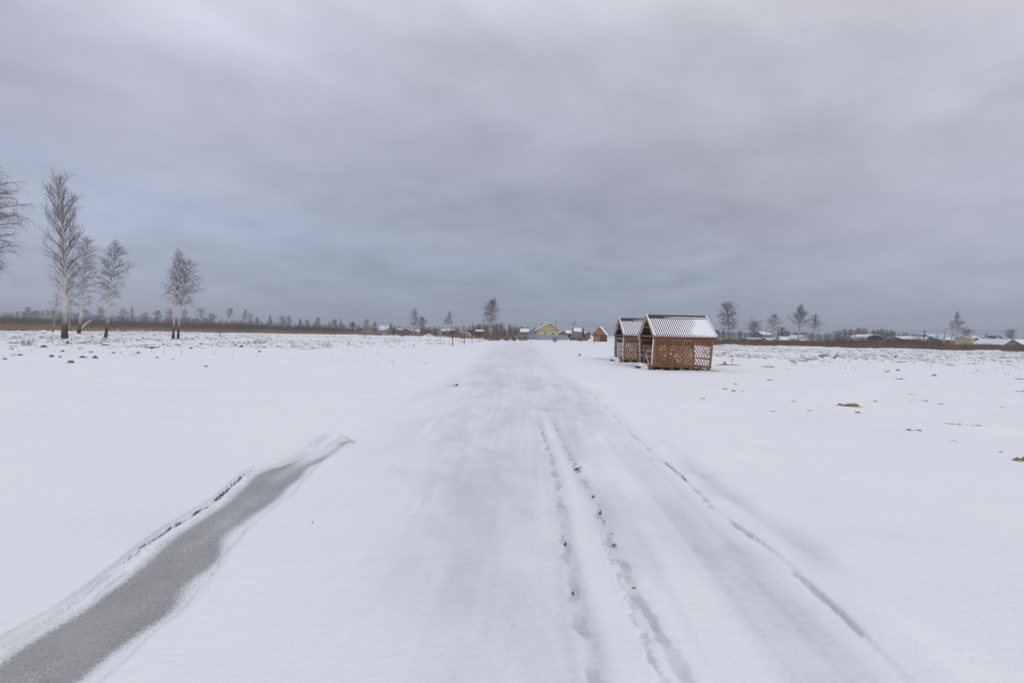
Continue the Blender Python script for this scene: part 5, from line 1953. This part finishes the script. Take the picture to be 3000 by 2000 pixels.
# houses on the right
house('grey_barn', 'dark gable roof showing just behind the right end of the nearer gazebo', 'barn', 2070, 2104, 120, 9, [(2056, 972), (2080, 957), (2109, 977)], 'gable', 'greywall', 'dark', 'lsnow', st=0.1)
house('flat_shed', 'low dark shed with thin snowy roof left of the lamp pole', 'shed', 2196, 2234, 145, 5, (995, 992.5), 'eave', 'brownwall', 'dark', over=0.2)
house('snowy_house', 'white roofed house behind the pale lamp pole', 'house', 2236, 2260, 170, 7, (981, 974), 'eave', 'greywall', 'dark')
house('snowy_shed', 'low white gable shed left of the many limbed tree', 'shed', 2256, 2284, 140, 6, (1000, 993), 'eave', 'greywall', 'dark')
house('flat_shed', 'brown flat roofed shed before the many limbed tree', 'shed', 2283, 2316, 136, 4, (998, 995.5), 'eave', 'brownwall', 'dark', over=0.1)
house('snowy_house', 'white roofed house left of the trunk of the many limbed tree', 'house', 2299, 2336, 146, 7, (999, 990), 'eave', 'pinkwhite', 'dark')
house('pale_hut', 'pale rounded gable hut right of the many limbed tree', 'hut', 2342, 2371, 142, 6, [(2339, 996), (2344, 989), (2355, 985), (2368, 990), (2374, 999)], 'gable', 'pinkwhite', 'greywall', 'lsnow')
house('flat_shed', 'low brown shed in the scrub right of the conical tree', 'shed', 2346, 2396, 134, 4, (1001, 999), 'eave', 'brownwall', 'dark', over=0.1)
gh = house('greenhouse', 'pale rounded greenhouse among the scrub on the right', 'greenhouse', 2541, 2584, 140, 7, [(2538, 1001), (2540, 990), (2547, 985), (2562, 982.5), (2577, 985), (2584, 991), (2586, 1001)], 'gable', 'pinkwhite', 'pinkwhite', 'lsnow', over=0.05, st=0.05)
for a in (2549, 2562, 2574):
    xx = xat(a, 140) - gh.location.x
    MB().box(xx - .05, xx + .05, -0.09, -0.062, 0, zat(a, 988, 140)).build('frame_rib', M['greywall'], gh)
house('snowy_shed', 'low white roofed shed left of the grey gable house', 'shed', 2646, 2680, 142, 6, (995, 988), 'eave', 'brownwall', 'dark')
house('grey_gable_house', 'grey house with wide snowy roof slope left of the long house', 'house', 2681, 2712, 144, 8, (1002, 988), 'eave', 'greywall', 'greywall')
house('grey_gable_house', 'grey gable end beside the wide snowy roof slope', 'house', 2708, 2729, 140, 5, [(2702, 1003), (2719, 988), (2733, 1003)], 'gable', 'greywall', 'dark', 'lsnow', st=0.08)
house('long_house', 'long house with snow patched teal roof and brown walls', 'house', 2752, 2822, 142, 9, (996, 983), 'eave', 'brownwall', 'teal', 'patchroof', over=0.5, windows=[(2764, 999, 2770, 1004), (2780, 999, 2786, 1004)])
house('long_house', 'brown boarded gable wing at the right end of the long house', 'house', 2822, 2842, 136, 6, [(2815, 998), (2831, 989), (2845, 997)], 'gable', 'orange', 'greywall', 'lsnow', st=0.06)
g1 = house('gambrel_house', 'yellow house with rounded dark teal gambrel roof near the right edge', 'house', 2911, 2937, 132, 5, [(2908, 1011), (2909, 994), (2916, 986), (2925, 983.5), (2933, 988), (2938, 998), (2939, 1011)], 'gable', 'yellow', 'teal', None, [(2917, 993, 2926, 1001, True)], over=0.25)
g2 = house('teal_wing', 'dark teal metal sided wing of the gambrel house with snowy roof', 'house', 2857, 2909, 133, 6, (992, 984), 'eave', 'teal', 'teal', 'patchroof', over=0.2)
house('yellow_annex', 'narrow yellow annex left of the dark teal wing', 'house', 2845, 2857, 133, 5, (992, 988), 'eave', 'yellow', 'dark', 'lsnow', [(2848, 994, 2855, 999, True)], over=0.15)
house('brown_gable_shed', 'grey boarded gable with red brown verge at the right picture edge', 'shed', 2948, 2985, 120, 8, [(2938, 1012), (2963, 995), (2996, 1013)], 'gable', 'greywall', 'redroof', 'lsnow', st=0.06)
house('snowy_house', 'white roof cut by the right picture edge', 'house', 2975, 3040, 140, 8, (1009, 996), 'eave', 'brownwall', 'dark')


# fences
def fence(label, pts, h, mat, panel=2.0, snow=False, group=None, wave=True):
    (xa, ya), (xb, yb) = pts
    L = math.hypot(xb - xa, yb - ya)
    o = thing('panel_fence', label, 'fence', (xa, ya, gz(xa, ya)), group, math.atan2(yb - ya, xb - xa))
    n = max(1, int(round(L / panel)))
    pw = L / n
    vs, fs = [], []
    m = 20
    for k in range(m + 1):
        y = 0.012 * math.sin(k * math.pi * 0.9) if wave else 0
        vs += [(0.01 + (pw - 0.02) * k / m, -0.02 + y, -0.2), (0.01 + (pw - 0.02) * k / m, -0.02 + y, h)]
    for k in range(m):
        a = 2 * k
        fs.append((a, a + 2, a + 3, a + 1))
    me = MB().add(vs, fs).mesh('panel', M[mat])
    pm = MB().box(-0.03, 0.03, 0.02, 0.08, -0.2, h + 0.02).mesh('fence_post', M['greywall'])
    rm_ = MB().box(0, L, 0.003, 0.018, h - 0.35, h - 0.30).box(0, L, 0.003, 0.018, 0.3, 0.35).build('rail', M['greywall'], o)
    for k in range(n):
        p = link('panel', me, o)
        p.location = (k * pw, 0, (0.03 if k % 2 else 0.0) + 0.02 * math.sin(k * 2.1))
        sm = p.modifiers.new('thickness', 'SOLIDIFY')
        sm.thickness = 0.01
        q = link('fence_post', pm, o)
        q.location = (k * pw, 0, 0)
    if snow:
        MB().box(0, L, -0.04, 0.09, h + 0.035, h + 0.12).build('snow', M['lsnow'], o)
    return o


G_F = 'sheet fences of the village'
c1 = (xat(1517, 128), 128.0)
c2 = (xat(1576, 124), 124.0)
c3 = (xat(1664, 134), 134.0)
hF = zat(1550, 979.5, 127)
fence('blue grey sheet fence, left stretch up to the corner before the yellow house', (c1, c2), hF, 'fence', group=G_F)
fence('blue grey sheet fence, right stretch below the yellow house windows', (c2, c3), hF, 'fence', group=G_F)
fence('long grey fence before the dark cottages on the left', ((xat(1108, 238), 238.0), (xat(1232, 228), 228.0)), 1.55, 'fence2', 2.5, group=G_F)
fence('grey snow topped fence right of the bent birch', ((xat(2140, 130), 130.0), (xat(2345, 128), 128.0)), 1.05, 'fence', 2.5, True, G_F)
fence('pale grey low fence in the scrub left of the greenhouse', ((xat(2440, 122), 122.0), (xat(2530, 121), 121.0)), 0.75, 'greywall', 2.5, False, G_F)
fence('dark snow topped fence below the gambrel house', ((xat(2842, 124), 124.0), (xat(2945, 121), 121.0)), 0.85, 'dark', 2.5, True, G_F)
fence('brown fence before the log shed and scrub', ((xat(1668, 128), 128.0), (xat(1722, 124), 124.0)), 0.9, 'brownwall', 2.5, False, G_F)

# utility poles and wires
POLE_TOP = {}


def pole(label, key, px, pytop, D, mat='polewood', dia=0.22, pxtop=None, brace=None, cross=True, lamp=False):
    x = xat(px, D)
    z0 = gz(x, D)
    xt = xat(pxtop if pxtop else px, D)
    zt = zat(pxtop if pxtop else px, pytop, D)
    o = thing('utility_pole', label, 'utility pole', (x, D, z0), 'utility poles of the village')
    MB().tube([(0, 0, -0.2), (xt - x, 0, zt - z0)], [dia / 2, dia / 2 * 0.75], 8).build('pole', M[mat], o)
    if brace:
        xb = xat(brace, D) - x
        MB().tube([(xb, 0.1, -0.2), ((xt - x) * .9, 0.1, (zt - z0) * 0.93)], [dia / 2, dia / 2 * 0.7], 8).build('brace', M[mat], o)
    if cross:
        MB().bar((xt - x - 0.55, 0, zt - z0 - 0.3), (xt - x + 0.55, 0, zt - z0 - 0.3), 0.09, 0.09).build('crossarm', M[mat], o)
        for s in (-0.5, 0.5):
            MB().tube([(xt - x + s, 0, zt - z0 - 0.26), (xt - x + s, 0, zt - z0 - 0.08)], [0.05, 0.035], 6).build('insulator', M['white'], o)
    if lamp:
        MB().bar((xt - x, 0, zt - z0 - 0.1), (xt - x + 0.7, -0.2, zt - z0), 0.05, 0.05).build('lamp_arm', M['greywall'], o)
        MB().box(xt - x + 0.6, xt - x + 1.0, -0.3, -0.1, zt - z0 - 0.06, zt - z0 + 0.04).build('lamp_head', M['greywall'], o)
    POLE_TOP[key] = (xt, D, zt - 0.2)


pole('weathered pole left of the tall spreading birch', 'a', 1417, 936, 140, 'polewood', 0.26)
pole('dark short pole behind the ridge of the yellow house, left side', 'b', 1586, 945, 172, cross=False)
pole('dark pole behind the right slope of the yellow house', 'c', 1627, 940, 165, cross=False)
pole('pale upright pole paired with a slanted one by the snowy house', 'd', 1676, 943, 134, 'concrete', 0.24)
pole('slanted pole leaning right beside the upright pale pole', 'e', 1674, 938, 134.6, 'polewood', 0.22, 1684, cross=False)
pole('pole on the left behind the dark cottages', 'f', 1141, 944, 262, 'polewood', 0.34)
pole('pair of far poles behind the log shed, left one', 'g', 1771, 962, 230, cross=False, dia=0.3)
pole('pair of far poles behind the log shed, right one', 'h', 1775, 964, 232, cross=False, dia=0.3)
pole('pale lamp pole right of the dark rounded tree', 'i', 2244, 959, 130, 'concrete', 0.26, None, None, False, True)
pole('dark thin pole beside the slim birch on the right', 'j', 2279, 955, 136, cross=False)
pole('concrete pole rising from the scrub left of the greenhouse', 'k', 2506, 969, 128, 'concrete', 0.26)
pole('pole behind the greenhouse', 'l', 2559, 962, 160)
pole('leaning pole before the grey gable house', 'm', 2703, 966, 128, 'polewood', 0.24, 2708)
pole('braced pale pole left of the long house', 'n', 2768, 973, 130, 'concrete', 0.24, None, 2757)
pole('tall pole before the bare tree and long house', 'o', 2788, 957, 134, 'concrete', 0.26)
pole('braced pole before the dark teal wing', 'p', 2889, 973, 128, 'concrete', 0.26, 2890, 2903)
pole('pole right of the maroon shed posts, thin and dark', 'q', 1322, 942, 165, cross=False, dia=0.2)


def wire(label, a, b, sag=0.5, off=0.0):
    pa = Vector(POLE_TOP[a] if isinstance(a, str) else a)
    pb = Vector(POLE_TOP[b] if isinstance(b, str) else b)
    pts = []
    for k in range(13):
        q = k / 12
        p = pa.lerp(pb, q)
        p.z -= sag * 4 * q * (1 - q) + off
        pts.append(tuple(p))
    o = MB().tube(pts, [0.022] * 13, 4).build('power_line', M['wire'])
    tag(o, label, 'wire', 'overhead wires')


wire('wire from the slanted pole to behind the gazebo roofs', 'd', (xat(1900, 140), 140, zat(1900, 956, 140)), 0.3)
wire('wire from the yellow house pole to the paired poles', 'c', 'd', 0.4)
wire('lower wire from the paired poles towards the log shed', 'd', (xat(1830, 150), 150, zat(1830, 962, 150)), 0.3, 0.5)
wire('wire from the bent birch to the lamp pole', (xat(2100, 128), 128, zat(2100, 960, 128)), 'i', 0.4)
wire('wire from the lamp pole to the thin dark pole', 'i', 'j', 0.1)
wire('wire from the thin dark pole to the concrete scrub pole', 'j', 'k', 0.6)
wire('wire from the concrete scrub pole to the greenhouse pole', 'k', 'l', 0.3)
wire('upper wire from the greenhouse pole to the leaning pole', 'l', 'm', 0.5)
wire('wire from the leaning pole to the tall pole', 'm', 'o', 0.4)
wire('wire from the tall pole to the right picture edge', 'o', (xat(3060, 130), 130, zat(3060, 964, 130)), 0.7)
wire('wire from the braced pale pole to the braced pole at the teal wing', 'n', 'p', 0.5)
wire('wire from the weathered pole towards the yellow house', 'a', 'b', 0.6)

# ------------------------------------------------------------------ haze: even thin air round the whole place
hz = MB().box(-1700, 1700, -1700, 1700, -1.6, 24).mesh('haze', M['wire'])
hz.materials.clear()
hm = bpy.data.materials.new('haze_air')
hm.use_nodes = True
hm.node_tree.nodes.clear()
pv = hm.node_tree.nodes.new('ShaderNodeVolumePrincipled')
pv.inputs['Color'].default_value = (0.80, 0.86, 0.95, 1)
pv.inputs['Density'].default_value = 0.0012
mo = hm.node_tree.nodes.new('ShaderNodeOutputMaterial')
hm.node_tree.links.new(pv.outputs[0], mo.inputs['Volume'])
hz.materials.append(hm)
tag(link('haze', hz), 'thin cold haze over the fields', 'haze', kind='stuff')
